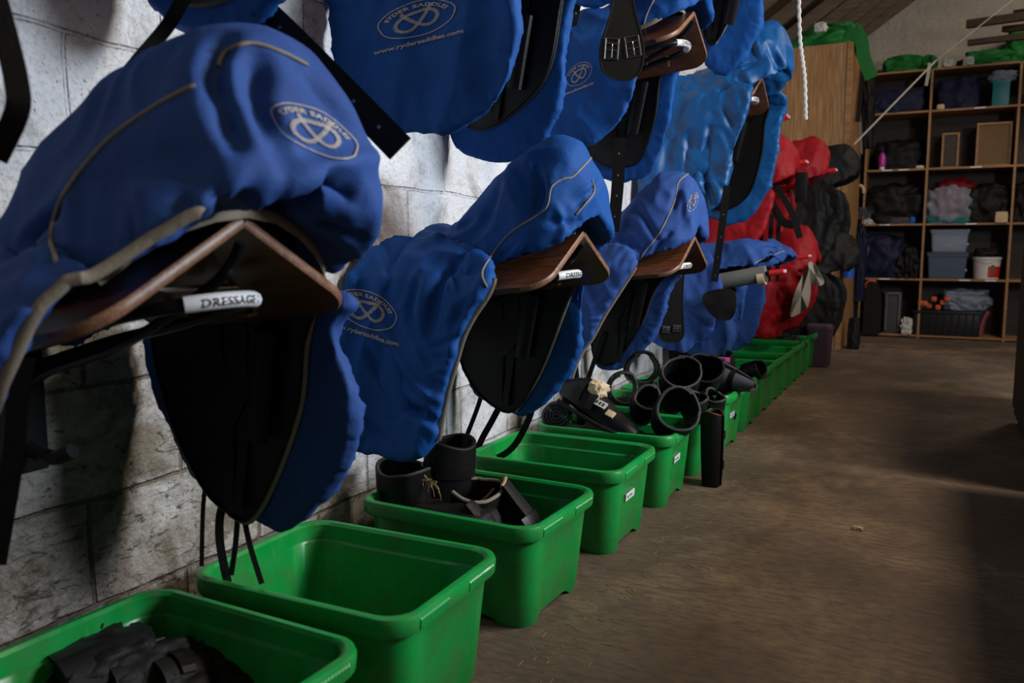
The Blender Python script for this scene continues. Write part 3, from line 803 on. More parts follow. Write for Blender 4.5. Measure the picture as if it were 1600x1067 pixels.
# --- lower row, first
PF1 = [([(350, 62), (338, 120), (366, 225)], .016, -.034), ([(398, 92), (400, 150), (428, 225)], .020, -.026), ([(352, 90), (348, 170)], .014, .014), ([(470, 110), (520, 170), (570, 232)], .022, -.016),
       ([(400, 308), (480, 272), (598, 240)], .018, .026), ([(420, 318), (500, 300), (560, 320)], .022, -.034), ([(200, 330), (208, 392)], .010, -.010), ([(285, 300), (292, 380)], .012, -.012), ([(340, 290), (352, 350)], .010, -.010),
       ([(150, 280), (250, 250), (330, 300)], .035, -.016), ([(500, 345), (560, 372)], .012, -.016), ([(90, 330), (20, 400)], .012, -.022), ([(430, 260), (380, 330)], .014, .012), ([(120, 300), (130, 390)], .014, -.010)]
PF2 = [([(570, 540), (625, 625), (690, 662)], .014, -.026), ([(600, 520), (660, 610), (700, 630)], .016, .020), ([(735, 385), (690, 440), (672, 520)], .016, -.022), ([(655, 430), (640, 500), (670, 570)], .016, -.018), ([(560, 430), (580, 520)], .018, -.014),
       ([(838, 262), (845, 300), (838, 330)], .014, -.022), ([(900, 318), (925, 300), (938, 280)], .010, -.014), ([(868, 320), (880, 360), (860, 400)], .012, .014), ([(850, 345), (900, 350)], .012, -.012), ([(765, 375), (800, 425)], .014, -.014),
       ([(780, 290), (760, 350)], .02, -.014), ([(905, 345), (935, 372)], .008, -.014), ([(560, 640), (600, 690)], .012, -.014), ([(700, 560), (730, 490), (748, 460)], .012, .012), ([(620, 380), (600, 470)], .02, -.014), ([(700, 400), (720, 460)], .014, -.014), ([(820, 380), (780, 420)], .010, .010), ([(640, 350), (700, 360), (740, 345)], .014, -.010)]
PF3 = [([(1062, 290), (1050, 330)], .014, -.018), ([(1000, 330), (1030, 380)], .014, -.014), ([(1070, 300), (1078, 350)], .014, .014), ([(970, 370), (1000, 395)], .014, -.014), ([(1050, 360), (1020, 395)], .012, -.014), ([(1085, 290), (1075, 345)], .010, -.012)]
B1 = [(-.01, .85, .76, .13, .02, 0), (.04, .88, .78, .15, .03, 0), (.09, .91, .80, .165, .04, 0), (.15, .96, .83, .17, .05, 0), (.24, 1.075, .865, .185, .07, 0), (.34, 1.195, .885, .195, .09, .0), (.44, 1.25, .895, .20, .10, .0),
      (.52, 1.262, .915, .195, .11, .01), (.59, 1.240, .955, .19, .07, .03), (.64, 1.18, .99, .17, .04, .03), (.67, 1.12, 1.02, .13, .01, .02)]
L1far = [(.51, .86), (.485, .80), (.515, .68), (.485, .56), (.405, .46), (.315, .39), (.235, .41), (.135, .45), (.075, .48), (.025, .59), (-.005, .68), (.02, .80), (.27, .90)]
L1near = [(.03, .92), (-.02, .80), (-.02, .60), (.02, .45), (.10, .38), (.20, .40), (.30, .50), (.39, .65), (.465, .79), (.515, .87), (.55, .925), (.3, .95)]
L1in = [(.48, .90), (.43, .78), (.40, .66), (.32, .51), (.245, .415), (.19, .42), (.12, .475), (.05, .64), (.06, .84), (.30, .90)]
c1 = make_cover('saddle_cover', CY['L1'], 0, BLUE_F, L1near, L1far, B1, vox=.007, seed=1, folds=[], amp=.8, bx=(.80, .85), na=.285, nb=.14, fw=1.15, lean=.05,
                label='large faded blue saddle cover nearest the camera, draped over the first lower rack')
s1 = saddle(CY['L1'], 0, None, L1in, 'black saddle under the nearest faded blue cover, dark flap and straps hanging below', bodyx=(.02, .52))
px_folds(c1, PF1)
bv1 = bvh_of(c1)
piping(c1, bv1, [(88, 410), (80, 370), (95, 315), (130, 262), (180, 210), (250, 162), (305, 133)], r=.0030)
piping(c1, bv1, [(340, 104), (352, 82), (392, 68), (440, 82), (480, 102)], r=.0030)
badge(c1, affine(492, 206, 66, 26, -6, -50), url=False)
cantle_hem(c1, B1, .50, lift=.003)
hem_line(c1, [(330, 366, .70), (300, 376, .69), (270, 386, .67), (240, 395, .65), (180, 402, .63), (125, 402, .61), (95, 412, .60), (72, 450, .60), (38, 520, .59), (4, 585, .58), (-30, 650, .58)], .0075)
band_on(c1, L1in, 1, [0, 1, 2, 3, 4, 5], .011)
band_on(c1, L1in, 1, [9, 8, 7, 6, 5], .006, GREYBIND)
# --- lower row, second
L2near = [(.05, .98), (-.033, .90), (-.033, .70), (.0, .56), (.03, .46), (.07, .415), (.15, .40), (.25, .405), (.31, .46), (.32, .52), (.345, .68), (.395, .79), (.42, .87), (.30, .96)]
L2far = [(.45, .88), (.445, .80), (.415, .60), (.315, .465), (.215, .385), (.10, .41), (.02, .45), (-.03, .60), (.03, .76), (.25, .90)]
L2in = [(.43, .88), (.375, .74), (.285, .54), (.185, .40), (.09, .42), (.015, .50), (-.02, .62), (.04, .78), (.25, .90)]
c2 = make_cover('saddle_cover', CY['L2'], 0, BLUE, L2near, L2far, BODY, vox=.008, seed=2, folds=[], bx=(.8, .92),
                na=.275, nb=.235, label='royal blue saddle cover on the second lower rack, oval badge on its long flap')
s2 = saddle(CY['L2'], 0, None, L2in, 'black saddle under the second royal blue cover of the lower row')
px_folds(c2, PF2)
bv2 = bvh_of(c2)
piping(c2, bv2, [(932, 238), (915, 256), (895, 276), (880, 280), (862, 292), (856, 320), (842, 335), (800, 362), (775, 390), (758, 415), (754, 432), (761, 448)])
piping(c2, bv2, [(925, 282), (928, 300), (915, 318), (900, 335)])
badge(c2, affine(574, 484, 46, 15, 4, -40), url=True)
band_on(c2, [(x + .012, z) for x, z in L2near], -1, [12, 11, 10, 9, 8], .009, a=.275, bb=.235, off=.0)
band_on(c2, L2in, 1, [0, 1, 2, 3], .010)
# --- lower row, third
L3near = [(.05, .98), (-.033, .84), (-.033, .60), (.0, .42), (.05, .345), (.10, .36), (.155, .43), (.245, .59), (.325, .76), (.40, .87), (.30, .96)]
L3far = [(.45, .88), (.375, .77), (.335, .62), (.225, .44), (.12, .38), (.02, .38), (-.01, .5), (.0, .82), (.25, .92)]
L3in = [(.40, .88), (.31, .76), (.245, .60), (.14, .44), (.08, .40), (.01, .43), (.0, .62), (.04, .82), (.25, .90)]
c3 = make_cover('saddle_cover', CY['L3'], 0, BLUE_F, L3near, L3far, BODY, vox=.008, seed=3, folds=[], sx=.96, na=.27, nb=.15, bx=(.8, .92),
                label='blue saddle cover on the third lower rack, small badge on its raised end')
s3 = saddle(CY['L3'], 0, None, L3in, 'black saddle under the third blue cover of the lower row')
px_folds(c3, PF3)
bv3 = bvh_of(c3)
piping(c3, bv3, [(1078, 270), (1060, 285), (1055, 310), (1045, 335), (1030, 365), (1010, 390), (998, 408)])
band_on(c3, [(x + .012, z) for x, z in L3near], -1, [9, 8, 7, 6], .008, a=.27, bb=.15, off=.0)
band_on(c3, L3in, 1, [0, 1, 2], .008, GREYBIND)
badge(c3, affine(1082, 316, 8, -4, 3, -20), url=False)
# --- upper row
U1near = [(.10, .98), (-.02, .86), (-.035, .72), (.0, .57), (.085, .47), (.195, .40), (.305, .38), (.40, .39), (.485, .43), (.53, .55), (.525, .70), (.48, .88), (.30, 1.0)]
U1far = [(.44, .92), (.40, .76), (.375, .56), (.305, .43), (.185, .37), (.065, .39), (-.02, .45), (-.033, .6), (.02, .82), (.25, .92)]
U1in = [(.40, .92), (.385, .80), (.33, .62), (.18, .505), (.07, .485), (.0, .55), (-.01, .7), (.04, .84), (.25, .92)]
FU1 = [((.10, -.22, .85), (.06, -.28, .60), .03, -.010), ((.46, -.24, .85), (.48, -.30, .58), .03, .010)]
u1 = make_cover('saddle_cover', 2.1, .845, BLUE, U1near, U1far, BODY, vox=.008, seed=4, folds=FU1, amp=.75,
                label='royal blue cover high up, its big round flap showing badge and web address')
su1 = saddle(2.1, .845, None, U1in, 'dark saddle inside the upper blue cover with the big round flap')
badge(u1, affine(652, 30, 60, -15, -3, -38), url=True)
band_on(u1, U1in, 1, [0, 1, 2, 3, 4, 5], .008, GREYBIND)
U2near = [(.10, .98), (-.02, .86), (-.033, .66), (-.02, .45), (.04, .42), (.12, .45), (.305, .49), (.395, .58), (.435, .69), (.43, .85), (.30, 1.0)]
U2far = [(.44, .92), (.405, .80), (.375, .61), (.295, .42), (.185, .39), (.08, .41), (.0, .5), (.0, .7), (.03, .88), (.25, .92)]
u2 = make_cover('saddle_cover', 3.24, .845, BLUE, U2near, U2far, BODY, vox=.009, seed=5, amp=.8,
                label='blue cover in the upper row, behind the girth with two silver buckles')
su2 = saddle(3.24, .845, None, inset(U2far, .84, -.03, .02), 'black saddle in the blue cover above the second wooden upper rack')
bvu2 = bvh_of(u2)
piping(u2, bvu2, [(1022, 0), (1010, 25), (1005, 48), (1008, 58)])
cantle_hem(u2, BODY, .30)
badge(u2, affine(905, 116, 20, -8, 0, -24), url=True)
U3near = [(.10, .98), (-.02, .86), (-.02, .60), (.0, .36), (.07, .26), (.175, .235), (.35, .25), (.445, .38), (.50, .60), (.555, .86), (.50, .92), (.30, 1.0)]
U3far = [(.62, .94), (.615, .80), (.595, .59), (.515, .34), (.365, .235), (.28, .245), (.14, .32), (.06, .5), (.04, .8), (.3, .92)]
B3 = [(r[0] * 1.16, r[1] + (.01 if r[0] > .3 else 0), r[2], r[3] * 1.02, r[4]) for r in BODY]
U3F = [([(1110, 200), (1100, 270), (1120, 330)], .018, -.03), ([(1075, 210), (1080, 300)], .02, -.02), ([(1130, 170), (1145, 200)], .018, -.02), ([(1200, 70), (1215, 100), (1232, 120)], .02, -.025), ([(1180, 60), (1190, 90)], .014, .02), ([(1100, 150), (1140, 135)], .014, -.016), ([(1150, 110), (1180, 100)], .014, -.02)]
u3 = make_cover('saddle_cover', 4.6, .845, BLUE_T, U3near, U3far, B3, vox=.010, seed=6, amp=1.2,
                folds=[((.35, -.2, .95), (.25, -.36, .40), .03, -.018), ((.2, -.25, .85), (.12, -.36, .45), .03, -.015), ((.62, -.1, 1.2), (.66, -.16, 1.0), .03, -.02)],
                label='bright sky-blue nylon cover in the upper row, gathered round a red-hooped rack')
px_folds(u3, U3F)
su3 = saddle(4.6, .845, None, inset(U3far, .82, -.04, .02), 'black saddle inside the bright sky-blue nylon cover')
# upper row first (only the far flap comes into view)
U0far = [(.46, .92), (.43, .76), (.40, .60), (.32, .53), (.20, .505), (.10, .53), (.02, .60), (.02, .72), (.05, .85), (.25, .92)]
u0 = make_cover('saddle_cover', .885, .845, BLUE, U0far, U0far, BODY, vox=.009, seed=7, amp=.8, label='dark blue cover at the top left, only its lower flap edge in view')
su0 = saddle(.885, .845, None, inset(U0far, .86, 0, .02), 'black saddle at the top left of the wall')
band_on(u0, inset(U0far, .86, 0, .02), 1, [1, 2, 3, 4, 5, 6], .006, GREYBIND)
# top row, above the second upper rack
Tf = [(.46, .92), (.45, .76), (.44, .60), (.40, .48), (.32, .42), (.20, .42), (.10, .45), (.04, .55), (.04, .72), (.06, .85), (.25, .92)]
T1near = [(x, z - .09) for x, z in Tf]
t1 = make_cover('saddle_cover', 3.30, 1.5, BLUE, T1near, None, BODY, vox=.011, seed=8, amp=.9, label='blue cover in the highest row, its flap bottom above the silver-buckled girth')
T2 = [(.66, .92), (.65, .78), (.645, .58), (.58, .45), (.485, .385), (.40, .42), (.36, .55), (.34, .75), (.40, .92)]
t2 = make_cover('saddle_cover', 3.75, 1.38, BLUE, None, T2, [(r[0] * 1.12,) + r[1:] for r in BODY], vox=.010, seed=18, amp=1.2, label='gathered blue cover flap hanging between the upper wooden rack and the bright blue cover')
T2i = [(.56, .92), (.53, .78), (.50, .62), (.44, .52), (.39, .55), (.37, .75), (.42, .92)]
st1 = saddle(3.75, 1.38, None, T2i, 'black saddle high up between the upper wooden rack and the bright blue cover')
band_on(t2, T2i, 1, [0, 1, 2, 3], .008)
# lower row, fourth
c4 = make_cover('saddle_cover', 4.6, 0, BLUE_F, [(.05, .95), (.02, .82), (.02, .6), (.06, .46), (.16, .40), (.28, .40), (.38, .48), (.43, .62), (.44, .76), (.40, .88), (.3, .96)],
                [(x, z) for x, z in L3far], [(r[0] * 1.14, r[1] - .23 * sm(.1, .5, r[0]) - .04, r[2] - .08, r[3] * .9, r[4]) for r in BODY], vox=.010, seed=9,
                label='blue saddle cover behind the grey padded pole with the red tip')
s4 = saddle(4.6, -.17, None, L3in, 'black saddle under the cover behind the grey padded pole')
bv4 = bvh_of(c4); piping(c4, bv4, [(1160, 425), (1185, 408), (1215, 396), (1235, 388)])
# red and black saddles farther along
def far_saddle(cy, zo, mat, label, seed, sx=1.12, cat='saddle cover', near=None, far=None, amp=1.2, group='saddle covers', sz=0.0, name='saddle_cover'):
    n_ = near or [(.10, .98), (.03, .86), (.03, .62), (.08, .44), (.18, .36), (.30, .38), (.40, .50), (.44, .68), (.44, .86), (.3, 1.0)]
    body = [(r[0], r[1] - sz * sm(.1, .5, r[0]), r[2], r[3] * .9, r[4]) for r in BODY]
    return make_cover(name, cy, zo, mat, n_, far or n_, body, sx=sx, vox=.013, seed=seed, amp=amp, label=label, cat=cat, group=group)
r1 = far_saddle(5.5, .40, RED, 'red saddle cover in the upper row beyond the bright blue one, straps hanging in front', 11, 1.02, near=[(.10, .98), (.0, .8), (.03, .55), (.15, .42), (.32, .44), (.44, .58), (.52, .75), (.50, .90), (.3, 1.0)])
r2 = far_saddle(6.3, .47, RED, 'second red saddle cover in the upper row, close to the plywood panel', 12, 1.18)
k1 = far_saddle(7.35, .52, BLACKF, 'black saddle hung last in the upper row against the plywood panel', 13, 1.35, 'saddle', group='black saddles by the plywood panel', name='saddle', near=[(.2, .98), (.08, .75), (.10, .45), (.25, .25), (.48, .22), (.68, .42), (.74, .62), (.70, .85), (.45, 1.0)])
c5 = far_saddle(5.2, -.10, BLUE_F, 'blue saddle cover in the lower row just before the red one', 14, 1.12, sz=.16)
r3 = far_saddle(6.05, -.15, RED, 'red saddle cover in the lower row under a beige felt pad', 15, 1.15, near=[(.2, .98), (.1, .8), (.2, .55), (.35, .48), (.50, .50), (.60, .62), (.66, .78), (.62, .92), (.4, 1.0)])
k2 = far_saddle(7.3, -.19, BLACKF, 'black saddle hung last in the lower row beside the plywood panel', 16, 1.42, 'saddle', group='black saddles by the plywood panel', name='saddle', near=[(.2, .98), (.08, .75), (.10, .45), (.25, .25), (.48, .22), (.68, .42), (.74, .62), (.70, .85), (.45, 1.0)])
# ------------------------------------------------------------------ straps and girths
def strap_thing(name, path, width, label, cat='strap', wdir=None, th=.004, mat=None, holes=(), group='hanging leather straps', taper=False):
    P = spline(path, 6); base = P[0].copy(); b = MB(); n = len(P)
    D = []                                     # broad side of the strap turned to the aisle
    for k in range(n):
        T = (P[min(k + 1, n - 1)] - P[max(k - 1, 0)]).normalized(); W = T.cross((P[k] - CAMPOS).normalized()); D.append(W.normalized())
    wdir = D
    wd = width
    if taper: wd = [width * (1 if k < n - 4 else (n - 1 - k) / 5 + .25) for k in range(n)]
    b.strap([p - base for p in P], wdir, wd, th)
    if holes:
        root = empty(name, base, label, cat, group); b.build('band', mat or BLACKL, root, smooth=False)
        for t in holes:
            i = t * (n - 1); k = min(int(i), n - 2); p = P[k].lerp(P[k + 1], i - k); T = (P[k + 1] - P[k]).normalized(); W = Vector(wdir[k]); W = (W - T * W.dot(T)).normalized(); N_ = T.cross(W)
            g = MB(); g.cyl(p - base - N_ * (th * .5 + .0006), .0036, th + .0012, 12, axis=N_); e = g.build('eyelet', CHROME, root)
        return root
    o = b.build(name, mat or BLACKL, None, smooth=False, loc=base); return tag(o, label, cat, group)
def A(u, v, **k): return at(u, v, **k)
def view_w(p):     # direction across the strap: square to the aisle view
    return (0.9, 0.44, 0)
strap_thing('girth_strap', [A(360, -30, y=1.22), A(440, 45, y=1.22), A(520, 125, y=1.22), A(625, 232, y=1.22)], .052, 'broad black strap with a line of eyelets slanting across the wall behind the nearest cover', 'strap', (1, 0, 1), .006, holes=[.33, .44, .55, .66, .77, .88], group='hanging leather straps')
strap_thing('stirrup_leather', [A(292, -14, y=.98), A(262, 40, y=.98), (A(218, 92, y=1.0)), A(182, 140, y=1.02), A(166, 200, y=1.05)], .022, 'thin black strap at the top left running down behind the nearest cover', 'strap', (1, 0, .6))
strap_thing('stirrup_leather', [A(-12, -20, y=.62), A(10, 60, y=.62), A(26, 130, y=.62), A(26, 176, y=.62), A(-6, 246, y=.62)], .026, 'wide black strap bent at the left edge of the picture', 'strap', (1, 0, .2), .008)
strap_thing('stirrup_leather', [A(38, 560, y=.66), A(28, 620, y=.66), A(20, 720, y=.67), A(-6, 880, y=.68)], .026, 'long dark strap hanging down the left edge in front of the wall bracket', 'strap', (1, 0, .0), .008)
for pts, wd, lab in (([(322, 745), (317, 800), (315, 884)], .009, 'thin strap end hanging left of the looped one below the nearest black saddle'),
                     ([(362, 760), (345, 800), (344, 850), (357, 916)], .017, 'widest strap end curling down below the nearest black saddle'),
                     ([(372, 795), (368, 850), (361, 898)], .011, 'short straight strap end hanging right of the widest one'),
                     ([(379, 795), (390, 850), (409, 912)], .011, 'strap end slanting right, over the second green bin')):
    strap_thing('girth_strap', [A(u, v, y=1.19) for u, v in pts], wd, lab, 'strap', (1, 0, 0), .004, group='straps under the nearest saddle', taper=False)
strap_thing('girth_strap', [A(556, 640, y=2.08), A(552, 700, y=2.08), A(548, 812, y=2.08)], .030, 'black punched strap hanging between the first and second lower saddles', 'strap', (1, 0, 0), .005, holes=[.5, .6, .7, .8])
strap_thing('girth_strap', [A(760, 590, y=2.50), A(745, 640, y=2.50), A(715, 716, y=2.50)], .016, 'narrow strap slanting left below the second lower saddle', 'strap', (1, 0, 0))
strap_thing('stirrup_leather', [A(800, 600, y=2.48), A(770, 655, y=2.48), A(748, 700, y=2.48), A(765, 718, y=2.48), A(800, 700, y=2.48), A(826, 655, y=2.48), A(838, 610, y=2.48)], .022, 'looped black strap below the second lower saddle, over the fourth bin', 'strap', (1, 0, .3))
strap_thing('stirrup_leather', [A(888, 560, y=3.15), A(884, 620, y=3.15), A(886, 676, y=3.15), A(899, 682, y=3.15), A(908, 660, y=3.15), A(902, 610, y=3.15), A(896, 560, y=3.15)], .030, 'wide strap loop hanging over the fifth bin beside the grey roll', 'strap', (1, 0, 0))
strap_thing('stirrup_leather', [A(945, 520, y=3.6), A(930, 560, y=3.6), A(912, 612, y=3.6)], .022, 'strap below the third lower saddle, above the sneaker-like boot', 'strap', (1, 0, 0))
strap_thing('girth_strap', [A(968, 215, y=3.12), A(965, 290, y=3.12), A(958, 362, y=3.12)], .048, 'broad black strap with eyelets hanging between the second and third lower covers', 'strap', (1, 0, 0), .006, holes=[.2, .4, .6, .8])
strap_thing('girth_strap', [A(1136, 290, y=4.2), A(1126, 370, y=4.2), A(1116, 440, y=4.2)], .036, 'black punched strap hanging under the bright blue cover', 'strap', (1, 0, 0), .006, holes=[.3, .5, .7, .9])
strap_thing('girth_strap', [A(884, -12, y=2.95), A(884, 30, y=2.95), A(884, 78, y=2.95)], .026, 'left one of two punched straps at the top beside the silver-buckled girth', 'strap', (1, 0, 0), .005, holes=[.35, .6, .85])
strap_thing('girth_strap', [A(906, -12, y=3.0), A(898, 30, y=3.0), A(888, 66, y=3.0)], .026, 'right one of two punched straps at the top beside the silver-buckled girth', 'strap', (1, 0, 0), .005, holes=[.4, .7])
for i, u in enumerate((1152, 1166, 1178, 1192, 1206, 1218)):
    strap_thing('girth_strap', [A(u, 335, y=5.6), A(u - 3, 380, y=5.6), A(u - 5 + 2 * (i % 2), 440, y=5.6)], .028, ('leftmost', 'second', 'third', 'fourth', 'fifth', 'rightmost')[i] + ' black strap of the cluster hanging below the upper red covers', 'strap', (1, 0, 0), .005, group='strap cluster below the red covers')
# stirrup leathers on the red covers
strap_thing('stirrup_leather', [A(1235, 268, y=5.5), A(1198, 288, y=5.5), A(1222, 345, y=5.5), A(1248, 350, y=5.5)], .05, 'dark stirrup leather slung across the first upper red cover', 'strap', (0, .3, 1), .01)
strap_thing('stirrup_leather', [A(1212, 290, y=5.4), A(1236, 330, y=5.4), A(1250, 372, y=5.4)], .04, 'second dark stirrup leather hanging in front of the first upper red cover', 'strap', (1, 0, .4), .01)
b = MB(); b.box((-.035, -.02, -.10), (.035, .02, .09), bev=.012); o = b.build('stirrup_tread', DKMETAL, None, loc=A(1252, 292, y=5.5)); tag(o, 'black block-shaped stirrup hanging on the red upper cover', 'stirrup')
strap_thing('stirrup_leather', [A(1276, 262, y=6.3), A(1278, 300, y=6.3), A(1282, 330, y=6.3)], .03, 'strap hanging down the second upper red cover', 'strap', (1, 0, 0), .008)

def girth(loc, outline, buckles, label, wire=CHROME, s=1.0, rot=0.0):
    root = empty('girth', loc, label, 'girth', 'buckled girths')
    root.rotation_euler = (0, 0, rot)
    b = MB(); sp = [(p.x, p.z) for p in spline_closed([(x, 0, z) for x, z in outline], 5)]
    b.prism(sp, lambda x, z: (Vector((x, 0, z)), Vector((0, -1, 0))), .016); b.build('pad', BLACKL, root)
    inn = [(x * .9, -.005 + z * .985) for x, z in sp]
    b = MB(); b.tube([(x * .93, -.009, z * .985 - .004) for x, z in sp], .002, 6, closed=True); b.build('stitching', BLACKF, root)
    for (x, z, w_, h_, an) in buckles:
        M = Matrix.Translation((x, -.014, z)) @ Matrix.Rotation(an, 4, 'Y'); b = MB()
        fr = [M @ Vector(p) for p in ((-w_, 0, -h_), (w_, 0, -h_), (w_, 0, h_), (-w_, 0, h_))]
        b.tube(fr, .0028, 8, closed=True); bk = b.build('buckle', wire, root)
        for zz, nm in ((-h_ * .15, 'roller'), (h_ * .5, 'bar')):
            q = MB(); q.tube([M @ Vector((-w_, 0, zz)), M @ Vector((w_, 0, zz))], .0024, 8); q.build(nm, wire, bk)
        q = MB(); q.tube([M @ Vector((0, -.002, h_ * .5)), M @ Vector((0, -.006, -h_ * .9))], .0022, 6); q.build('prong', wire, bk)
    return root
girth(A(972, 66, y=2.80), [(-.035, .26), (.035, .26), (.038, .14), (.062, .05), (.078, -.02), (.070, -.09), (.03, -.125), (-.03, -.122), (-.070, -.09), (-.078, -.02), (-.058, .05), (-.034, .14)],
      [(-.036, -.025, .022, .034, .06), (.036, -.018, .024, .034, -.16)], 'black leather girth with two silver buckles hanging by the upper wooden rack', rot=.45)
girth(A(1050, 490, y=3.9), [(-.05, .38), (.055, .37), (.05, .10), (.055, -.02), (.060, -.10), (.03, -.135), (-.05, -.13), (-.066, -.08), (-.056, .02), (-.05, .12)],
      [(-.028, -.075, .018, .014, .1), (.022, -.07, .018, .014, .05)], 'black girth with small dark buckles hanging beside the padded grey pole', rot=.45)
# white corded zip hanging from the top
b = MB(); P = spline([A(1248, -16, y=4.15), A(1250, 60, y=4.15), A(1257, 120, y=4.15), A(1259, 186, y=4.15)], 24); Q = []
for i, p in enumerate(P): Q.append(p + Vector((.0022 * math.cos(i * 1.6), 0, .0)))
b.tube(Q, .008, 8, r2=.005, wide=(1, 0, 0)); o = b.build('zip_cord', WHITEF, None); tag(o, 'thin white ribbed cord hanging in front of the bright blue cover', 'cord')

# padded pole and red tipped arms
def arm(y, z, x1, label, pad=False, red=True, dz=.10, r=.012, name='rack_arm', group='red tipped rack arms'):
    root = empty(name, (0, y, z), label, 'rack arm', group)
    spr = .022 if pad else .035
    for s in (-1, 1):
        b = MB(); b.tube(spline([(.0, s * spr, -.04 * 0), (x1 * .5, s * spr, dz * .5), (x1 - .07, s * spr, dz)], 5), r, 10); b.build('tube', DKMETAL, root)
        b = MB(); b.tube([(x1 - .07, s * spr, dz), (x1 - .02, s * spr, dz + .006), (x1, s * spr, dz + .010)], r * 1.25, 10); t = b.build('red_tip', REDP, root)
        q = MB(); q.cyl((x1, s * spr, dz + .01), r * .7, .006, 12, axis=(1, 0, 0)); q.build('end_cap', WHITEP, t)
    if pad:
        b = MB(); b.tube([(.05, 0, .01), (x1 * .5, 0, dz * .5), (x1 - .09, 0, dz * .98)], .043, 20); f = b.build('foam_sleeve', GREYP, root)
        for x in (x1 - .13, x1 * .52):
            q = MB(); q.tube([(x, 0, dz * x / x1), (x + .035, 0, dz * (x + .035) / x1)], .0455, 20); q.build('tape_band', CREAM, f)
    return root
arm(4.40, .69, .78, 'grey foam padded pole with red tips sticking out over the far bins', True, dz=.125)
arm(5.2, 1.60, .64, 'red tipped rack arm right under the wooden rack of the bright blue cover')
arm(5.6, 1.37, .70, 'red tipped rack arm in front of the first upper red cover')
arm(6.4, 1.38, .79, 'red tipped rack arm in front of the second upper red cover')
arm(5.60, .78, .74, 'red tipped rack arm under the lower red cover, beside the beige pad')
# beige felt pad
def sheet(name, outline, y, mat, label, cat, amp=.02, th=.012, seed=0, group=None):
    P = [A(u, v, y=y) for u, v in outline]; base = P[0].copy(); b = MB(); n = len(P)
    Q = spline_closed([p - base for p in P], 4)
    Q = [p + Vector((0, amp * math.sin(i * .9 + seed), 0)) for i, p in enumerate(Q)]; n = len(Q); c = sum(Q, Vector()) / n
    A_ = [p + Vector((0, -th / 2, 0)) for p in Q]; B_ = [p + Vector((0, th / 2, 0)) for p in Q]
    vs = A_ + B_ + [c + Vector((0, -th, 0)), c + Vector((0, th, 0))]
    fs = [(i, (i + 1) % n, 2 * n) for i in range(n)] + [(n + (i + 1) % n, n + i, 2 * n + 1) for i in range(n)] + [(i, i + n, (i + 1) % n + n, (i + 1) % n) for i in range(n)]
    b.add(vs, fs); o = b.build(name, mat, None, loc=base); return tag(o, label, cat, group)
sheet('felt_pad', [(1262, 412), (1250, 440), (1238, 470), (1236, 494), (1252, 488), (1264, 476), (1266, 440)], 5.65, FELT, 'beige felt pad draped over the red tipped arm, left half', 'pad', group='beige felt pads')
sheet('felt_pad', [(1264, 410), (1276, 416), (1287, 438), (1283, 446), (1266, 442)], 5.72, FELT, 'smaller beige felt pad corner pointing right beside the lower red cover', 'pad', group='beige felt pads')

sheet('girth_pad', [(1098, 462), (1118, 452), (1146, 455), (1150, 482), (1140, 500), (1118, 497), (1104, 482)], 4.23, BLACKF, 'black rounded pad hanging behind the grey foam pole', 'pad', amp=.004)
# ------------------------------------------------------------------ lumps of cloth, bags, boots
def lump(name, loc, dim, mat, label, cat, seed=0, amp=.18, freq=2.2, rot=0.0, group=None, flat=.55, res=4, parent=None):
    bm = bmesh.new(); bmesh.ops.create_cube(bm, size=2); bmesh.ops.subdivide_edges(bm, edges=bm.edges[:], cuts=16, use_grid_fill=True)
    sd = Vector((seed * 3.7, seed * 1.9, seed * 5.3))
    for v in bm.verts:
        p = v.co.copy(); L = p.length; q = p.lerp(p.normalized() * 1.15, flat)
        n1 = noise.noise(q * freq + sd + noise.noise_vector(q * 1.3 + sd) * .6); r_ = (1 - abs(noise.noise(q * freq * 1.7 + sd)) * 2.0)
        q = q * (1 + amp * n1 + amp * .35 * r_)
        if q.z < -.8: q.z = -.8
        v.co = Vector((q.x * dim[0] / 2, q.y * dim[1] / 2, (q.z + .8) * dim[2] / 1.9))
    me = bpy.data.meshes.new(name); bm.to_mesh(me); bm.free(); me.materials.append(mat); me.polygons.foreach_set('use_smooth', [True] * len(me.polygons))
    o = bpy.data.objects.new(name, me); C.objects.link(o); o.location = loc; o.rotation_euler = (0, 0, rot)
    if parent: o.parent = parent; return o
    return tag(o, label, cat, group)
def top(u, v, y, ax, h): return A(u, v, y=y) - Vector(ax).normalized() * h
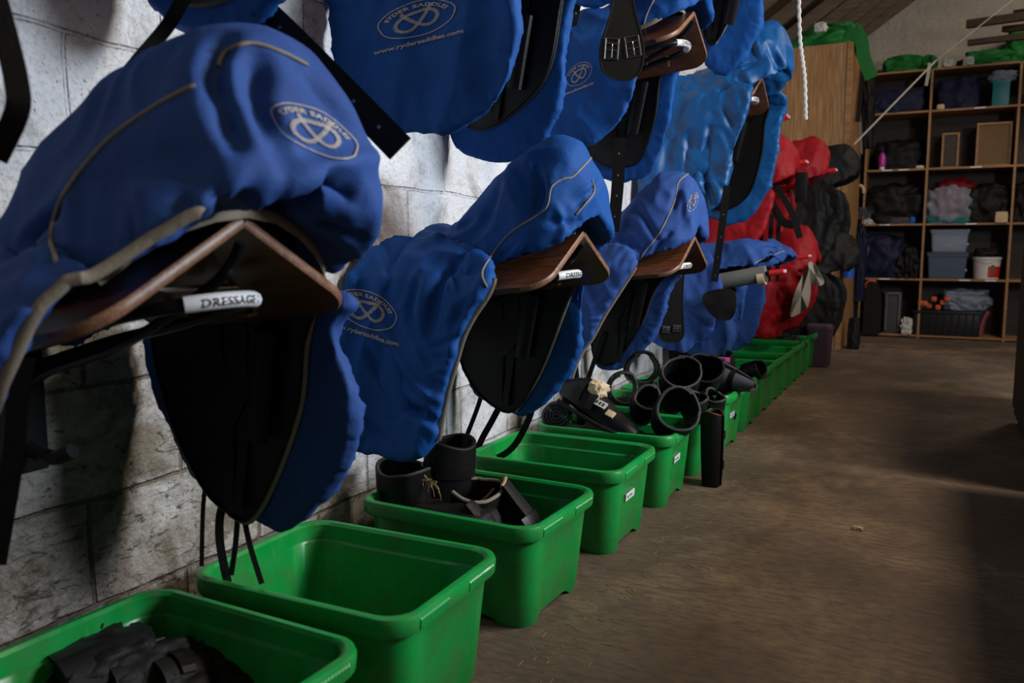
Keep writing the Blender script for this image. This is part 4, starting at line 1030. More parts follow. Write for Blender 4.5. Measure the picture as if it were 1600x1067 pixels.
def tube_boot(name, loc, axis, r0, r1, h, label, gap=.5, straps=2, mat=None, lin=None, seed=0, group='horse boots', roll=0.0, cat='horse boot', edge=True, th=.011, fluff=0.0):
    """open wrap-round horse boot: C-shaped shell, lining rim and straps; axis = direction of the open top"""
    root = empty(name, loc, label, cat, group)
    root.rotation_euler = Vector(axis).to_track_quat('Z', 'Y').to_euler()
    q = root.rotation_euler.to_quaternion() @ Matrix.Rotation(roll, 3, 'Z').to_quaternion(); root.rotation_euler = q.to_euler()
    n = 34; sd = seed * 2.3; out = []; inn = []
    def rad(t, an): return (r0 + (r1 - r0) * t) * (1 + .05 * math.sin(2 * an + sd) + .03 * math.sin(3 * an + sd * 2) + .05 * math.sin(PI * t))
    rings = []
    A0 = gap / 2; A1 = 2 * PI - gap / 2
    for k in range(9):
        t = k / 8; z = h * t; ring = []
        for j in range(n + 1):
            an = A0 + (A1 - A0) * j / n; r = rad(t, an) * (1 + .02 * noise.noise(Vector((an * 3, t * 5, seed))) + .10 * (j / n if j > n * .8 else 0)); ring.append(Vector((r * math.cos(an), r * math.sin(an), z + .012 * math.sin(an * 2 + sd) * (t - .3))))
        for j in range(n, -1, -1):
            an = A0 + (A1 - A0) * j / n; r = rad(t, an) * (1 + .02 * noise.noise(Vector((an * 3, t * 5, seed))) + .10 * (j / n if j > n * .8 else 0)) - th; ring.append(Vector((r * math.cos(an), r * math.sin(an), z + .012 * math.sin(an * 2 + sd) * (t - .3))))
        rings.append(ring)
    b = MB(); b.loft(rings); b.build('shell', mat or BLACKR, root)
    if edge:
        for t, nm in ((1, 'rim_binding'),):
            b = MB(); P = [(rings[8][j] + rings[8][2 * n + 1 - j]) / 2 for j in range(n + 1)]
            if fluff: P = [p + Vector((noise.noise(p * 90), noise.noise(p * 90 + Vector((5, 0, 0))), noise.noise(p * 70))) * fluff for p in P]
            b.tube(P, th * .52, 8); b.build(nm, lin or BLACKF, root)
    for s in range(straps):
        t = (s + .7) / (straps + .4); P = []; Wd = (0, 0, 1)
        for j in range(int(n * .62)):
            an = A0 - .35 + (A1 - A0) * j / n; r = rad(t, an) + .004; P.append(Vector((r * math.cos(an), r * math.sin(an), h * t)))
        b = MB(); b.strap(P, Wd, min(.026, h * .2), .004); b.build('strap', BLACKL, root, smooth=False)
    return root
def roll(name, loc, axis, r, L, label, mat=None, seed=0, group='bandage rolls', turns=4.0, cat='bandage roll'):
    root = empty(name, loc, label, cat, group); root.rotation_euler = Vector(axis).to_track_quat('Z', 'Y').to_euler()
    n = int(turns * 22); th = r / (turns + .6); O = []; I = []
    for j in range(n + 1):
        an = 2 * PI * turns * j / n; rr = .15 * r + (r * .85) * j / n
        O.append((rr * math.cos(an), rr * math.sin(an) * .94)); rr -= th * .72; I.append((max(rr, .001) * math.cos(an), max(rr, .001) * math.sin(an) * .94))
    rings = []
    for z in (0, L * .04, L * .96, L):
        k = .985 if z in (0, L) else 1
        rings.append([Vector((x * k, y * k, z)) for x, y in O] + [Vector((x * k, y * k, z)) for x, y in reversed(I)])
    b = MB(); b.loft(rings); b.build('spiral_wrap', mat or GREYF, root)
    b = MB(); b.box((r * .72, -.02, L * .3), (r * 1.0, .02, L * .62), bev=.004); b.build('fastening_tab', BLACKF, root)
    return root
TOC = Vector((.55, -.75, .35))
# first bin
spots = [((95, 1040), .19, 'furry black boot at the left of the pile in the nearest bin'), ((165, 1035), .20, 'second furry black boot from the left in the nearest bin'), ((235, 1050), .17, 'middle furry black boot in the nearest bin'),
         ((305, 1062), .15, 'fourth black boot in the nearest bin, pale specks along its edge'), ((385, 1078), .12, 'rightmost black boot in the nearest bin')]
for i, ((u, v), z, lab) in enumerate(spots):
    p = A(u, v, z=z) - Vector((0, 0, .020)); ax = Vector((.25, .9, .18 - .1 * i)).normalized()
    t = tube_boot('brushing_boot', p - ax * .08, ax, .068, .060, .15, lab, .7, 2, BLACKF, BLACKF, i + 1, 'furry boots in the nearest bin', roll=2.2 + i, fluff=.010)
    lump('fleece_lining', (0, 0, .0), (.125, .125, .155), BLACKF, None, None, i + 3, .14, 2.6, parent=t)
# second bin
p = A(570, 938, z=.10); roll('rolled_boot', p - Vector((.0, .0, .05)), (.4, .8, .1), .045, .12, 'dark rolled boot lying at the bottom of the second green bin', BLACKF, 1, 'bandage rolls', 2.4, 'horse boot')
# third bin
tube_boot('travel_boot', Vector((.17, 1.90, .03)), (.03, -.08, 1), .065, .078, .31, 'tall dark boot standing by the wall in the third bin', .5, 2, BLACKL, GREYBIND, 4, 'dark boots in the third bin')
tube_boot('travel_boot', Vector((.25, 1.97, .03)), (.06, .02, 1), .068, .072, .37, 'tallest dark boot with straw stuck on it in the third bin', 1.0, 3, BLACKL, BLACKF, 5, 'dark boots in the third bin', roll=1.2)
tube_boot('travel_boot', Vector((.34, 1.95, .03)), (.16, -.10, 1), .062, .080, .27, 'dark boot with an open flared side in the third bin', 1.5, 1, BLACKR, BEIGEF, 6, 'dark boots in the third bin', roll=2.5)
tube_boot('travel_boot', Vector((.56, 1.95, .09)), (-.60, -.05, .78), .078, .066, .24, 'dark boot leaning with fleece edge at the aisle end of the third bin', 1.8, 1, BLACKF, STRAW, 7, 'dark boots in the third bin', roll=.4)
tube_boot('travel_boot', Vector((.51, 1.86, .08)), (-.6, -.12, .75), .072, .060, .21, 'second leaning dark boot at the aisle end of the third bin', 1.6, 1, BLACKF, BLACKF, 8, 'dark boots in the third bin', roll=.2)
lump('brushing_boot', (.36, 1.84, .15), (.24, .12, .12), BLACKF, 'flat dark boot lying along the near rim of the third bin', 'horse boot', 9, .12, 1.6, 0.05, 'dark boots in the third bin')
b = MB(); random.seed(4); c0 = A(672, 752, y=1.86) 
for k in range(16):
    an = random.uniform(0, 2 * PI); L = random.uniform(.012, .04); p0 = Vector((0, 0, 0)); p1 = Vector((math.cos(an) * L, -.01, math.sin(an) * L * .7)); p2 = p1 + Vector((random.uniform(-.01, .01), -.004, random.uniform(-.02, .0)))
    b.tube(spline([p0, p1, p2], 4), .0006, 4)
b.tube(spline([(0, 0, 0), (.02, -.01, 0), (.035, -.01, -.02), (.042, -.01, -.05)], 5), .0009, 4)
o = b.build('straw_tuft', STRAW, None, loc=c0); tag(o, 'tuft of straw stuck on the tall dark boot in the third bin', 'straw', kind='stuff')
# fourth bin
tube_boot('brushing_boot', Vector((.20, 2.56, .10)), (.8, .2, .35), .035, .032, .13, 'small black boot at the wall end of the fourth bin', .8, 2, BLACKL, None, 10)
lump('cloth_bundle', (.22, 2.48, .02), (.16, .2, .12), BLACKF, 'dark cloth at the bottom of the fourth bin', 'cloth', 31, .2)
# fifth bin heap
lump('cloth_bundle', (.36, 3.02, .02), (.42, .30, .22), BLACKF, 'black cloth filling the fifth bin under the boots', 'cloth', 32, .16)
roll('bandage_roll', Vector((.14, 3.02, .285)) - TOC.normalized() * .0, Vector((.35, -.9, .12)), .062, .15, 'grey bandage roll with a spiral end at the wall side of the fifth bin', GREYF, 2)
def shoe(loc, rot, label):
    root = empty('brushing_boot', loc, label, 'horse boot', 'horse boots', rot)
    tab = [(0, .030, .055, .02), (.04, .045, .085, .012), (.09, .050, .095, .004), (.15, .046, .075, 0), (.21, .044, .052, 0), (.26, .036, .040, .002), (.285, .022, .026, .004)]
    rings = []
    for k in range(20):
        x = .285 * k / 19; W, H, Z = lerp(tab, x); rings.append([Vector((x, W * math.cos(a_) * (1.0 if math.sin(a_) < 0 else .85), Z + H * (.42 + .58 * math.sin(a_) if math.sin(a_) > 0 else .42 + .42 * math.sin(a_)))) for a_ in [2 * PI * j / 22 for j in range(22)]])
    b = MB(); b.loft(rings); b.build('shell', BLACKL, root)
    b = MB(); P = [Vector((x, 0, 0)) for x in (0, .1)]
    b.tube(spline([(.02, -.050, .02), (.10, -.054, .016), (.20, -.050, .012), (.27, -.032, .012), (.292, 0, .014)], 5), .007, 8); b.build('sole_edge', BLACKR, root)
    for x in (.075, .125):
        z = lerp(tab, x); q = MB(); W, H, Z = z; q.strap([(x, W * math.cos(a_) * 1.03 * .88, Z + H * (.42 + .60 * math.sin(a_)) + .002) for a_ in [PI * j / 14 for j in range(15)]], (1, 0, 0), .026, .005); q.build('strap', BLACKL, root, smooth=False)
    q = MB(); M = Matrix.Translation((.155, -.030, .066)) @ Matrix.Rotation(math.radians(42), 4, 'X'); q.box((-.022, -.010, -.002), (.022, .010, .002), M=M); w = q.build('woven_label', WHITEF, root, smooth=False)
    q = MB()
    for k in range(3): q.box((-.016 + k * .012, -.005, .002), (-.009 + k * .012, .005, .0027), M=M)
    q.build('lettering', INK, w, smooth=False)
    q = MB(); M = Matrix.Translation((.195, -.025, .050)) @ Matrix.Rotation(math.radians(40), 4, 'X'); q.box((-.014, -.010, -.002), (.014, .010, .004), M=M, bev=.001); q.build('cream_patch', CREAM, root)
    lump('fleece_lining', (.115, 0, .068), (.05, .05, .045), CREAM, None, None, 5, .2, parent=root)
    return root
sh0 = shoe(Vector((.19, 2.95, .345)), (0.0, .30, -.25), 'black sneaker-like boot with white label and cream lining on the fifth bin')
sh0.scale = (1.25, 1.3, 1.3)
tube_boot('tendon_boot', top(1060, 640, 2.95, (.40, -.80, .45), .2), Vector((.40, -.80, .45)), .070, .084, .20, 'large open tube boot leaning on the aisle rim of the fifth bin', -.3, 2, BLACKR, GREYBIND, 11, roll=1)
tube_boot('tendon_boot', top(975, 607, 3.18, (.45, -.85, .10), .06), Vector((.45, -.85, .10)), .060, .062, .06, 'ring-shaped black boot showing the wall through it, behind the grey roll', -.3, 1, BLACKR, GREYBIND, 12, roll=2)
tube_boot('tendon_boot', top(1006, 576, 3.32, (.45, -.85, .10), .08), Vector((.45, -.85, .10)), .066, .068, .08, 'highest ring-shaped black boot behind the sneaker-like boot', -.3, 1, BLACKR, BLACKF, 13, roll=2)
tube_boot('tendon_boot', top(1012, 622, 3.1, (.40, -.7, .6), .14), Vector((.40, -.7, .6)), .050, .056, .14, 'small open black boot in the middle of the heap', -.3, 1, BLACKR, GREYBIND, 14, roll=1)
# sixth bin
lump('cloth_bundle', (.38, 3.50, .02), (.44, .32, .26), BLACKF, 'black cloth filling the sixth bin under the boots', 'cloth', 33, .16)
tube_boot('tendon_boot', top(1064, 582, 3.40, (.30, -.60, .72), .2), Vector((.30, -.60, .72)), .070, .086, .20, 'widest open black boot on top of the sixth bin', -.3, 2, BLACKR, GREYBIND, 15, roll=1.4)
tube_boot('tendon_boot', top(1103, 574, 3.62, (.30, -.65, .65), .2), Vector((.30, -.65, .65)), .065, .080, .20, 'open black boot behind the widest one on the sixth bin', -.3, 1, BLACKR, BLACKF, 16, roll=1.4)
for i, (x, y, z) in enumerate(((.515, 3.36, .24), (.565, 3.42, .23), (.62, 3.52, .22))):
    tube_boot('brushing_boot', Vector((x, y, z)), Vector((.35, -.35, .8)), .060, .046, .12, ('ribbed black boot beside the large open tube boot', 'second ribbed black boot on the sixth bin', 'short black boot at the aisle corner of the sixth bin')[i], .4, 3, BLACKR, GREYBIND, 17 + i, roll=.5 * i)
tube_boot('travel_boot', Vector((.712, 3.26, .0)), Vector((-.02, .02, 1)), .040, .048, .29, 'dark boot standing on the floor between the fifth and sixth bins', .6, 2, BLACKL, BROWNL, 21, roll=2)
# seventh bin
lump('cloth_bundle', (.38, 3.95, .02), (.44, .32, .27), BLACKF, 'black cloth filling the seventh bin', 'cloth', 34, .16)
t = tube_boot('bell_boot', A(1122, 588, y=3.95), Vector((.80, -.20, -.12)), .075, .030, .18, 'grey bell-shaped boot lying on the seventh bin', .3, 1, GREYF, GREYBIND, 22, roll=2)
t = tube_boot('tendon_boot', A(1131, 592, y=4.15), Vector((-.1, -.2, 1)), .055, .055, .12, 'black boot with a pink label standing on the seventh bin', .4, 1, BLACKR, BLACKF, 23, roll=2)
b = MB(); M = Matrix.Translation((0, 0, 0)); b.box((-.028, -.004, -.012), (.028, .004, .012), bev=.002); pk = b.build('pink_label', PINK, t); pk.location = t.rotation_euler.to_matrix().inverted() @ (A(1131, 562, y=4.09) - t.location); pk.rotation_euler = t.rotation_euler.to_quaternion().inverted().to_euler(); pk['label'] = 'pink label patch'
tube_boot('tendon_boot', A(1160, 584, y=4.45), Vector((.6, -.2, .2)), .045, .05, .11, 'black boot behind the grey bell-shaped boot', .4, 1, BLACKR, BLACKF, 24, roll=2)
# odd bits farther on
lump('cloth_bundle', (.36, 4.42, .02), (.36, .26, .16), BLACKF, 'dark cloth in the eighth bin', 'cloth', 35, .2)
lump('cloth_bundle', (.36, 5.24, .02), (.36, .26, .14), BLACKF, 'dark cloth in the tenth bin', 'cloth', 36, .2)
lump('cloth_bundle', (.36, 6.40, .02), (.40, .28, .30), BLACKF, 'dark bundle rising from the thirteenth bin', 'cloth', 37, .2)
b = MB(); b.cyl((0, 0, 0), .022, .03, 16, axis=(1, 0, .2)); o = b.build('bottle_cap', GREEN, None, loc=A(1265, 528, y=6.2)); tag(o, 'small bright green knob above the last bins', 'knob')

# purple bin
b = MB(); rs = []
for z, hx in ((0, .075), (.02, .082), (.29, .092), (.30, .098), (.33, .098), (.345, .085)):
    rs.append(rr_ring(hx, hx * 1.1, .03, z))
b.loft(rs); o = b.build('pedal_bin', PURPLEP, None, loc=(.66, 6.98, 0)); tag(o, 'dark purple plastic box standing at the end of the green bins', 'box')

# ------------------------------------------------------------------ plywood cupboard
cup = empty('tack_cupboard', (.35, 8.2, 0), 'tall raw plywood cupboard end behind the red covers', 'cupboard')
b = MB(); b.box((-.34, 0, 0), (.345, .022, 2.76)); b.build('end_panel', PLY, cup)
b = MB(); b.box((.325, .022, 0), (.345, 1.25, 2.74)); b.build('side_panel', SHELFW, cup)
b = MB(); b.box((-.34, .022, 2.70), (.325, 1.25, 2.72)); b.build('top_panel', PLY, cup)
b = MB(); b.box((.30, -.012, 0), (.349, .0, 2.76)); b.build('edge_strip', SHELFW, cup)
# things hanging on the cupboard side
for i, (u0, v0, u1, v1, wd, m, lab) in enumerate(((1349, 70, 1362, 165, .03, WHITEF, 'pale strap end hanging from the green bag on the cupboard corner'), (1346, 120, 1352, 210, .03, BLACKL, 'black strap hung on the cupboard corner, upper'),
                                             (1342, 150, 1346, 240, .025, ROPE, 'tan lead rope hung on the cupboard corner'), (1357, 200, 1361, 262, .02, ROPE, 'thin tan rope end beside the tan lead rope'),
                                             (1350, 95, 1340, 190, .045, BLACKF, 'broad dark webbing hung on the cupboard corner'))):
    strap_thing('hanging_strap', [A(u0, v0, x=.706 + .006 * i), A((u0 + u1) / 2, (v0 + v1) / 2, x=.706 + .006 * i), A(u1, v1, x=.706 + .006 * i)], wd, lab, 'strap', (1, 0, 0), .01, m, group='straps on the cupboard corner')
lump('bridle_bundle', A(1352, 232, x=.745), (.12, .12, .7), BLACKF, 'dark bundle of bridles hanging on the cupboard corner', 'bridle', 41, .35, 3.0)
lump('hung_jacket', A(1341, 470, x=.74), (.10, .16, .75), NAVY, 'navy cloth hanging low on the cupboard corner', 'cloth', 42, .3, 3.0)
b = MB(); b.box((-.055, -.05, -.10), (.055, .05, .10), bev=.02); o = b.build('mesh_bag', GREYF, None, loc=A(1347, 398, x=.75)); o.rotation_euler = (0, .25, 0); tag(o, 'grey mesh bag hanging by the shelves', 'bag')
b = MB(); b.cyl((0, 0, -.08), .045, .15, 20, r1=.05); b.cyl((0, 0, .07), .05, .012, 20, r1=.048); o = b.build('scoop_cup', BLUEP, None, loc=A(1326, 420, y=8.14)); tag(o, 'small bright blue cup hanging beside the cupboard edge', 'cup')
lump('pink_tag', A(1330, 404, y=8.16), (.04, .03, .07), PINK, 'little pink tag above the blue cup', 'tag', 3)
lump('teal_cloth', A(1318, 404, y=8.08), (.12, .1, .22), TEALF, 'teal cloth tucked beside the black saddle', 'cloth', 43, .25)
lump('boot_wedge', (.80, 8.32, 0), (.10, .12, .30), BLACKR, 'dark wedge shape standing at the foot of the cupboard', 'boot', 44, .15)
# green bags on the cupboard
lump('green_bag', A(1287, 88, y=8.45), (.60, .42, .24), GREENF, 'large crumpled green bag lying on the plywood cupboard', 'bag', 51, .35, 1.8, group='green cloth bags')
lump('green_bag', A(1310, 62, y=8.5), (.34, .3, .12), GREENF, 'green cloth fold topping the bag on the cupboard', 'bag', 52, .4, 2.2, group='green cloth bags')
lump('white_cord_bundle', A(1282, 50, y=8.05), (.09, .06, .08), WHITEF, 'little bundle of white cord on the green bag', 'cord', 53, .4)
strap_thing('green_sling', [A(1322, 52, y=8.25), A(1344, 58, y=8.25), A(1350, 90, y=8.3), A(1362, 122, y=8.35)], .11, 'green cloth sling drooping over the cupboard corner', 'cloth', (1, 0, .8), .03, GREENF, group='green cloth bags')

# ------------------------------------------------------------------ shelving
YS = 9.60; XL, XM, XR = .735, 1.315, 2.085
ZS = [.035, .62, 1.185, 1.745, 2.32, 2.73]
sh = empty('shelving_unit', (1.4, YS, 0), 'open timber shelving unit with pigeonholes across the back wall', 'shelving')
def shp(name, a_, b_, m): q = MB(); q.box((a_[0] - 1.4, a_[1] - YS, a_[2]), (b_[0] - 1.4, b_[1] - YS, b_[2])); return q.build(name, m, sh, smooth=False)
for x in (XL, XM, XR, 2.75): shp('upright', (x - .011, YS, 0), (x + .011, YS + .46, 2.72), SHELFW)
for z in ZS:
    for (a_, c_) in ((XL + .011, XM - .011), (XM + .011, XR - .011), (XR + .011, 2.74)): shp('shelf', (a_, YS + .002, z - .020), (c_, YS + .46, z), SHELFW)
shp('back_board', (XL, YS + .46, 0), (2.75, YS + .475, 2.72), DKWOOD)
for k, (u, v) in enumerate(((1386, 267), (1382, 350), (1382, 436), (1412, 262), (1525, 262), (1517, 350), (1507, 437), (1531, 172), (1548, 438))):
    p = A(u, v, y=YS); zz = min(ZS, key=lambda q: abs(q - p.z)); q = MB(); q.box((p.x - 1.4 - .05, -.003, zz - .017), (p.x - 1.4 + .05, .001, zz - .004)); q.build('shelf_label', WHITEC, sh, smooth=False)
def on(u, zi, dy=.2):  # spot on a shelf level
    p = A(u, 300, y=YS + dy); return Vector((p.x, YS + dy, ZS[zi]))
lump('folded_rug', on(1395, 4), (.50, .36, .26), NAVY, 'navy folded rug on the upper left shelf', 'rug', 61, .10, 1.3, flat=.3, group='folded rugs')
lump('folded_rug', on(1375, 4, .15) + Vector((0, 0, .0)), (.30, .3, .14), NAVY, 'dark lower fold of cloth at the left of the top pigeonhole', 'rug', 62, .15, 1.3, flat=.3, group='folded rugs')
lump('rug_bag', on(1488, 4), (.36, .36, .33), NAVY, 'dark plaid rug bundle in the upper right pigeonhole', 'rug', 63, .14, 1.6, flat=.3)
lump('plastic_bag', on(1556, 4, .1) + Vector((0, 0, .24)), (.20, .14, .10), CLEAR, 'crumpled clear plastic lying on the teal box', 'bag', 64, .35)
b = MB(); b.box((-.075, -.12, 0), (.075, .12, .24), bev=.012); b.box((-.08, -.125, .22), (.08, .125, .25), bev=.006); o = b.build('teal_box', TEALP, None, loc=on(1553, 4, .15)); tag(o, 'teal plastic box in the upper right pigeonhole', 'box')
lump('dark_pouch', on(1578, 4, .1), (.14, .14, .10), BLACKF, 'small dark pouch right of the teal box', 'pouch', 65)
lump('tennis_ball', on(1462, 4, .03), (.07, .07, .055), CREAM, 'small cream ball on the edge of the upper right pigeonhole', 'ball', 66, .03)
# second row
lump('cloth_pile', on(1402, 3, .26), (.44, .26, .32), BLACKF, 'black pile behind the magenta bottle', 'cloth', 67, .2)
q = empty('spray_bottle', on(1376, 3, .04), 'magenta spray bottle with a white foot on the second shelf', 'bottle')
b = MB(); b.loft([[Vector((r * math.cos(t), r * math.sin(t), z)) for t in [2 * PI * k / 18 for k in range(18)]] for z, r in ((.03, .030), (.05, .036), (.13, .036), (.16, .022), (.175, .014))]); b.build('bottle_body', MAGENTA, q)
b = MB(); b.cyl((0, 0, 0), .028, .03, 18); b.build('bottle_foot', WHITEP, q)
b = MB(); b.cyl((0, 0, .175), .011, .03, 12); b.box((-.03, -.008, .20), (.012, .008, .22), bev=.003); b.build('spray_head', DKP, q)
for (u, w_, h_, dy, lab) in ((1548, .31, .43, .12, 'brown board box, larger of the two in the right pigeonhole'), (1481, .16, .36, .2, 'dark brown wooden box, smaller one in the right pigeonhole')):
    q = empty('board_box', on(u, 3, dy), lab, 'box', 'brown boxes'); b = MB(); b.box((-w_ / 2, 0, 0), (w_ / 2, .28, h_)); b.build('carcass', CARD if w_ > .2 else DKWOOD, q, smooth=False)
    for (p0, p1) in (((-w_ / 2, -.012, 0), (-w_ / 2 + .02, 0, h_)), ((w_ / 2 - .02, -.012, 0), (w_ / 2, 0, h_)), ((-w_ / 2 + .02, -.012, h_ - .02), (w_ / 2 - .02, 0, h_)), ((-w_ / 2 + .02, -.012, 0), (w_ / 2 - .02, 0, .02))):
        b = MB(); b.box(p0, p1); b.build('rim_board', SHELFW, q, smooth=False)
lump('paper_scrap', on(1435, 3, .03), (.07, .05, .03), WHITEF, 'white scrap at the right end of the second left shelf', 'paper', 68)
# third row
lump('tack_pile', on(1395, 2), (.52, .38, .40), BLACKF, 'large black heap of tack in the middle left pigeonhole', 'tack', 69, .25, 2.5)
b = MB(); b.tube(spline([(0, 0, 0), (.05, 0, .0), (.08, 0, -.03), (.085, 0, -.08)], 6), .018, 12); o = b.build('foam_handle', CREAM, None, loc=on(1336, 2, .0) + Vector((0, -.02, .40))); tag(o, 'curved cream foam handle sticking out at the left of the middle shelf', 'handle')
for i, (u, w_, m, lab) in enumerate(((1362, .12, WHITEF, 'white folded packet at the front of the middle left shelf'), (1384, .05, WHITEP, 'small white pot on the middle left shelf'), (1407, .20, GREYF, 'grey plastic packet on the middle left shelf'), (1428, .05, BLUEP, 'little blue item at the end of the middle left shelf'))):
    lump('packet', on(u, 2, .05), (w_, .10, .07), m, lab, 'packet', 70 + i, .2)
for i in range(3): lump('cord_coil', on(1341 + i * 9, 2, .04) + Vector((0, 0, .05 + .04 * (i % 2))), (.09, .08, .09), GREYF, ('grey coil leftmost on the middle shelf', 'grey coil between two others on the middle shelf', 'grey coil nearest the white packet')[i], 'coil', 75 + i, .4, 4)
lump('plastic_bag', on(1483, 2, .12), (.38, .24, .36), CLEAR, 'crumpled clear plastic bag in the middle right pigeonhole', 'bag', 78, .25, 3.0)
lump('red_cloth', on(1492, 2, .26), (.34, .18, .46), RED, 'dark red cloth behind the clear plastic bag', 'cloth', 79, .2)
lump('green_cloth', on(1483, 2, .03), (.36, .06, .06), TEALF, 'strip of green cloth under the clear plastic bag', 'cloth', 80, .2)
lump('black_bag', on(1545, 2, .2), (.34, .34, .38), BLACKF, 'black bags right of the clear plastic bag', 'bag', 81, .22, 2.4)
lump('sponge', on(1567, 2, .02), (.11, .08, .11), CREAM, 'cream sponge on the right edge of the middle shelf', 'sponge', 82, .08, flat=.25)
# fourth row
lump('dark_coat', on(1380, 1), (.46, .38, .44), NAVY, 'navy coat heaped in the lower left pigeonhole', 'coat', 83, .25)
lump('bit_bundle', on(1425, 1, .1), (.18, .2, .30), BLACKF, 'dark bundle with brassy glints at the right of the navy coat', 'tack', 84, .4, 3)
def tote(loc, w_, d_, h_, m, fillm, lab, seed):
    r_ = empty('storage_box', loc, lab, 'storage box', 'see-through storage boxes')
    R_ = [rr_ring(w_ / 2 * k, d_ / 2 * k, .02, z) for z, k in ((0, .90), (.01, .92), (h_ * .9, 1.0), (h_ * .9, 1.05), (h_, 1.05), (h_, .97), (.012, .88))]
    b = MB(); b.loft(R_); b.build('tub', m, r_)
    b = MB(); b.loft([rr_ring(w_ / 2 * 1.08, d_ / 2 * 1.08, .022, z) for z in (h_ + .002, h_ + .014)]); b.build('lid', m, r_)
    lump('contents', (0, 0, .015), (w_ * .8, d_ * .75, h_ * .7), fillm, None, None, seed, .25, 3, parent=r_)
    return r_
p = on(1486, 1, .16); tote(p, .36, .28, .255, CLEARB, WHITEF, 'lower blue-grey see-through storage box with pale contents', 85); tote(p + Vector((.01, 0, .272)), .34, .26, .215, CLEAR, WHITEF, 'upper clear storage box stacked on the blue-grey one', 86)
q = empty('bucket', on(1549, 1, .14), 'white bucket with red label in the lower right pigeonhole', 'bucket')
def cr(r, z, n=28): return [Vector((r * math.cos(2 * PI * k / n), r * math.sin(2 * PI * k / n), z)) for k in range(n)]
b = MB(); b.loft([cr(.108, 0), cr(.112, .004), cr(.126, .195), cr(.132, .198), cr(.134, .222), cr(.126, .224), cr(.122, .2), cr(.106, .01)]); b.build('tub', WHITEP, q)
b = MB(); b.loft([[Vector((r * math.cos(t), r * math.sin(t), z)) for t in [-1.5 + 1.3 * k / 10 for k in range(11)]] for z, r in ((.02, .1155), (.13, .1225))], closed=False, cap0=False, cap1=False); lb_ = b.build('red_label', REDP, q, fix=False)
b = MB(); b.loft([[Vector((r * math.cos(t), r * math.sin(t), z)) for t in [-1.15 - .22 * s_ + .44 * s_ * k / 6 for k in range(7)]] for z, r, s_ in ((.05, .1185, .7), (.08, .1200, 1.), (.12, .1225, 1.), (.145, .1245, .5))], closed=False, cap0=False, cap1=False); b.build('tan_oval', CARD, lb_, fix=False)
b = MB(); b.tube(spline([(-.13, 0, .20), (-.10, -.08, .19), (0, -.136, .17), (.10, -.08, .19), (.13, 0, .20)], 5), .003, 6); b.build('handle', WHITEP, q)
lump('riding_hat', on(1547, 1, .14) + Vector((0, 0, .226)), (.20, .18, .09), BLACKF, 'black riding hat lying on the white bucket', 'hat', 87, .15)
# bottom row
for i, (u, w_, h_, m, lab) in enumerate(((1352, .13, .50, BLACKR, 'narrow black case upright at the left of the floor pigeonhole'), (1374, .17, .56, BLACKF, 'tall rounded black bag with an orange handle under the shelves'))):
    q = empty('upright_case', Vector((on(u, 0, .12).x, YS + .12 - .1 * i, .02 if 0 else 0)), lab, 'case', 'cases under the shelves'); b = MB()
    out = [(-w_ / 2, 0), (w_ / 2, 0), (w_ / 2, h_ * .55), (w_ * .42, h_ * .8), (w_ * .2, h_ * .97), (-w_ * .1, h_), (-w_ * .4, h_ * .9), (-w_ / 2, h_ * .6)]
    b.prism([(x, z + .036) for x, z in out], lambda x, z: (Vector((x, 0, z)), Vector((0, -1, 0))), .20); b.build('shell', m, q, smooth=False)
    if i == 1:
        b = MB(); b.tube(spline([(-.08, -.09, h_ * .93), (-.075, -.11, h_ * 1.0), (-.03, -.11, h_ * 1.06), (.02, -.09, h_ * 1.04)], 5), .011, 10); h_o = b.build('handle', ORANGEP, q)
q = empty('pet_crate', Vector((on(1404, 0, .12).x, YS + .08, 0.036)), 'grey plastic crate standing on end under the left shelves', 'crate')
b = MB(); b.box((-.085, 0, 0), (.085, .25, .44), bev=.02); b.build('crate_shell', GREYF, q)
b = MB(); b.tube([(-.06, -.01, .03), (-.06, -.01, .40), (-.04, -.01, .42), (.05, -.01, .42), (.065, -.01, .40), (.065, -.01, .03)], .010, 8); b.build('crate_frame', GREYP, q)
lump('white_rag', Vector((on(1428, 0, .05).x, YS + .03, .036)), (.09, .08, .16), WHITEF, 'small white rag on the floor of the left pigeonhole', 'rag', 88, .4, 3)
q = empty('black_crate', Vector((on(1490, 0, .15).x, YS + .18, 0.036)), 'wide black ribbed crate under the right shelves', 'crate')
b = MB(); b.box((-.30, -.17, 0), (.30, .17, .24), bev=.012); b.build('crate_body', DKP, q)
b = MB(); b.box((-.315, -.185, .225), (.315, .185, .255), bev=.006); b.build('crate_rim', DKP, q)
for k in range(9): b = MB(); b.box((-.28 + k * .065, -.180, .01), (-.265 + k * .065, -.168, .22)); b.build('rib', DKP, q, smooth=False)
lump('plastic_bag', Vector((on(1520, 0).x, YS + .18, .30)), (.36, .26, .20), CLEAR, 'clear plastic bag bulging above the black crate', 'bag', 89, .3, 3)
random.seed(9)
for k in range(7):
    lump('orange_ball', Vector((on(1448 + k * 7, 0).x, YS + .04 + .02 * (k % 3), .30 + random.uniform(0, .10))), (.05, .05, .05), ORANGEP, 'small orange-red object in the bag above the black crate', 'toy', 90 + k, .15, group='orange bits above the black crate')
b = MB(); b.tube(spline([(-.03, 0, 0), (-.025, 0, .10), (.0, 0, .20), (.03, 0, .26)], 6), .026, 12, r2=.016); o = b.build('red_boot_tree', mat_plain('dull_pink_plastic', (.22, .04, .05), .5), None, loc=Vector((on(1552, 0, .1).x, YS + .06, .036))); tag(o, 'curved dull red plastic piece right of the black crate', 'tool')
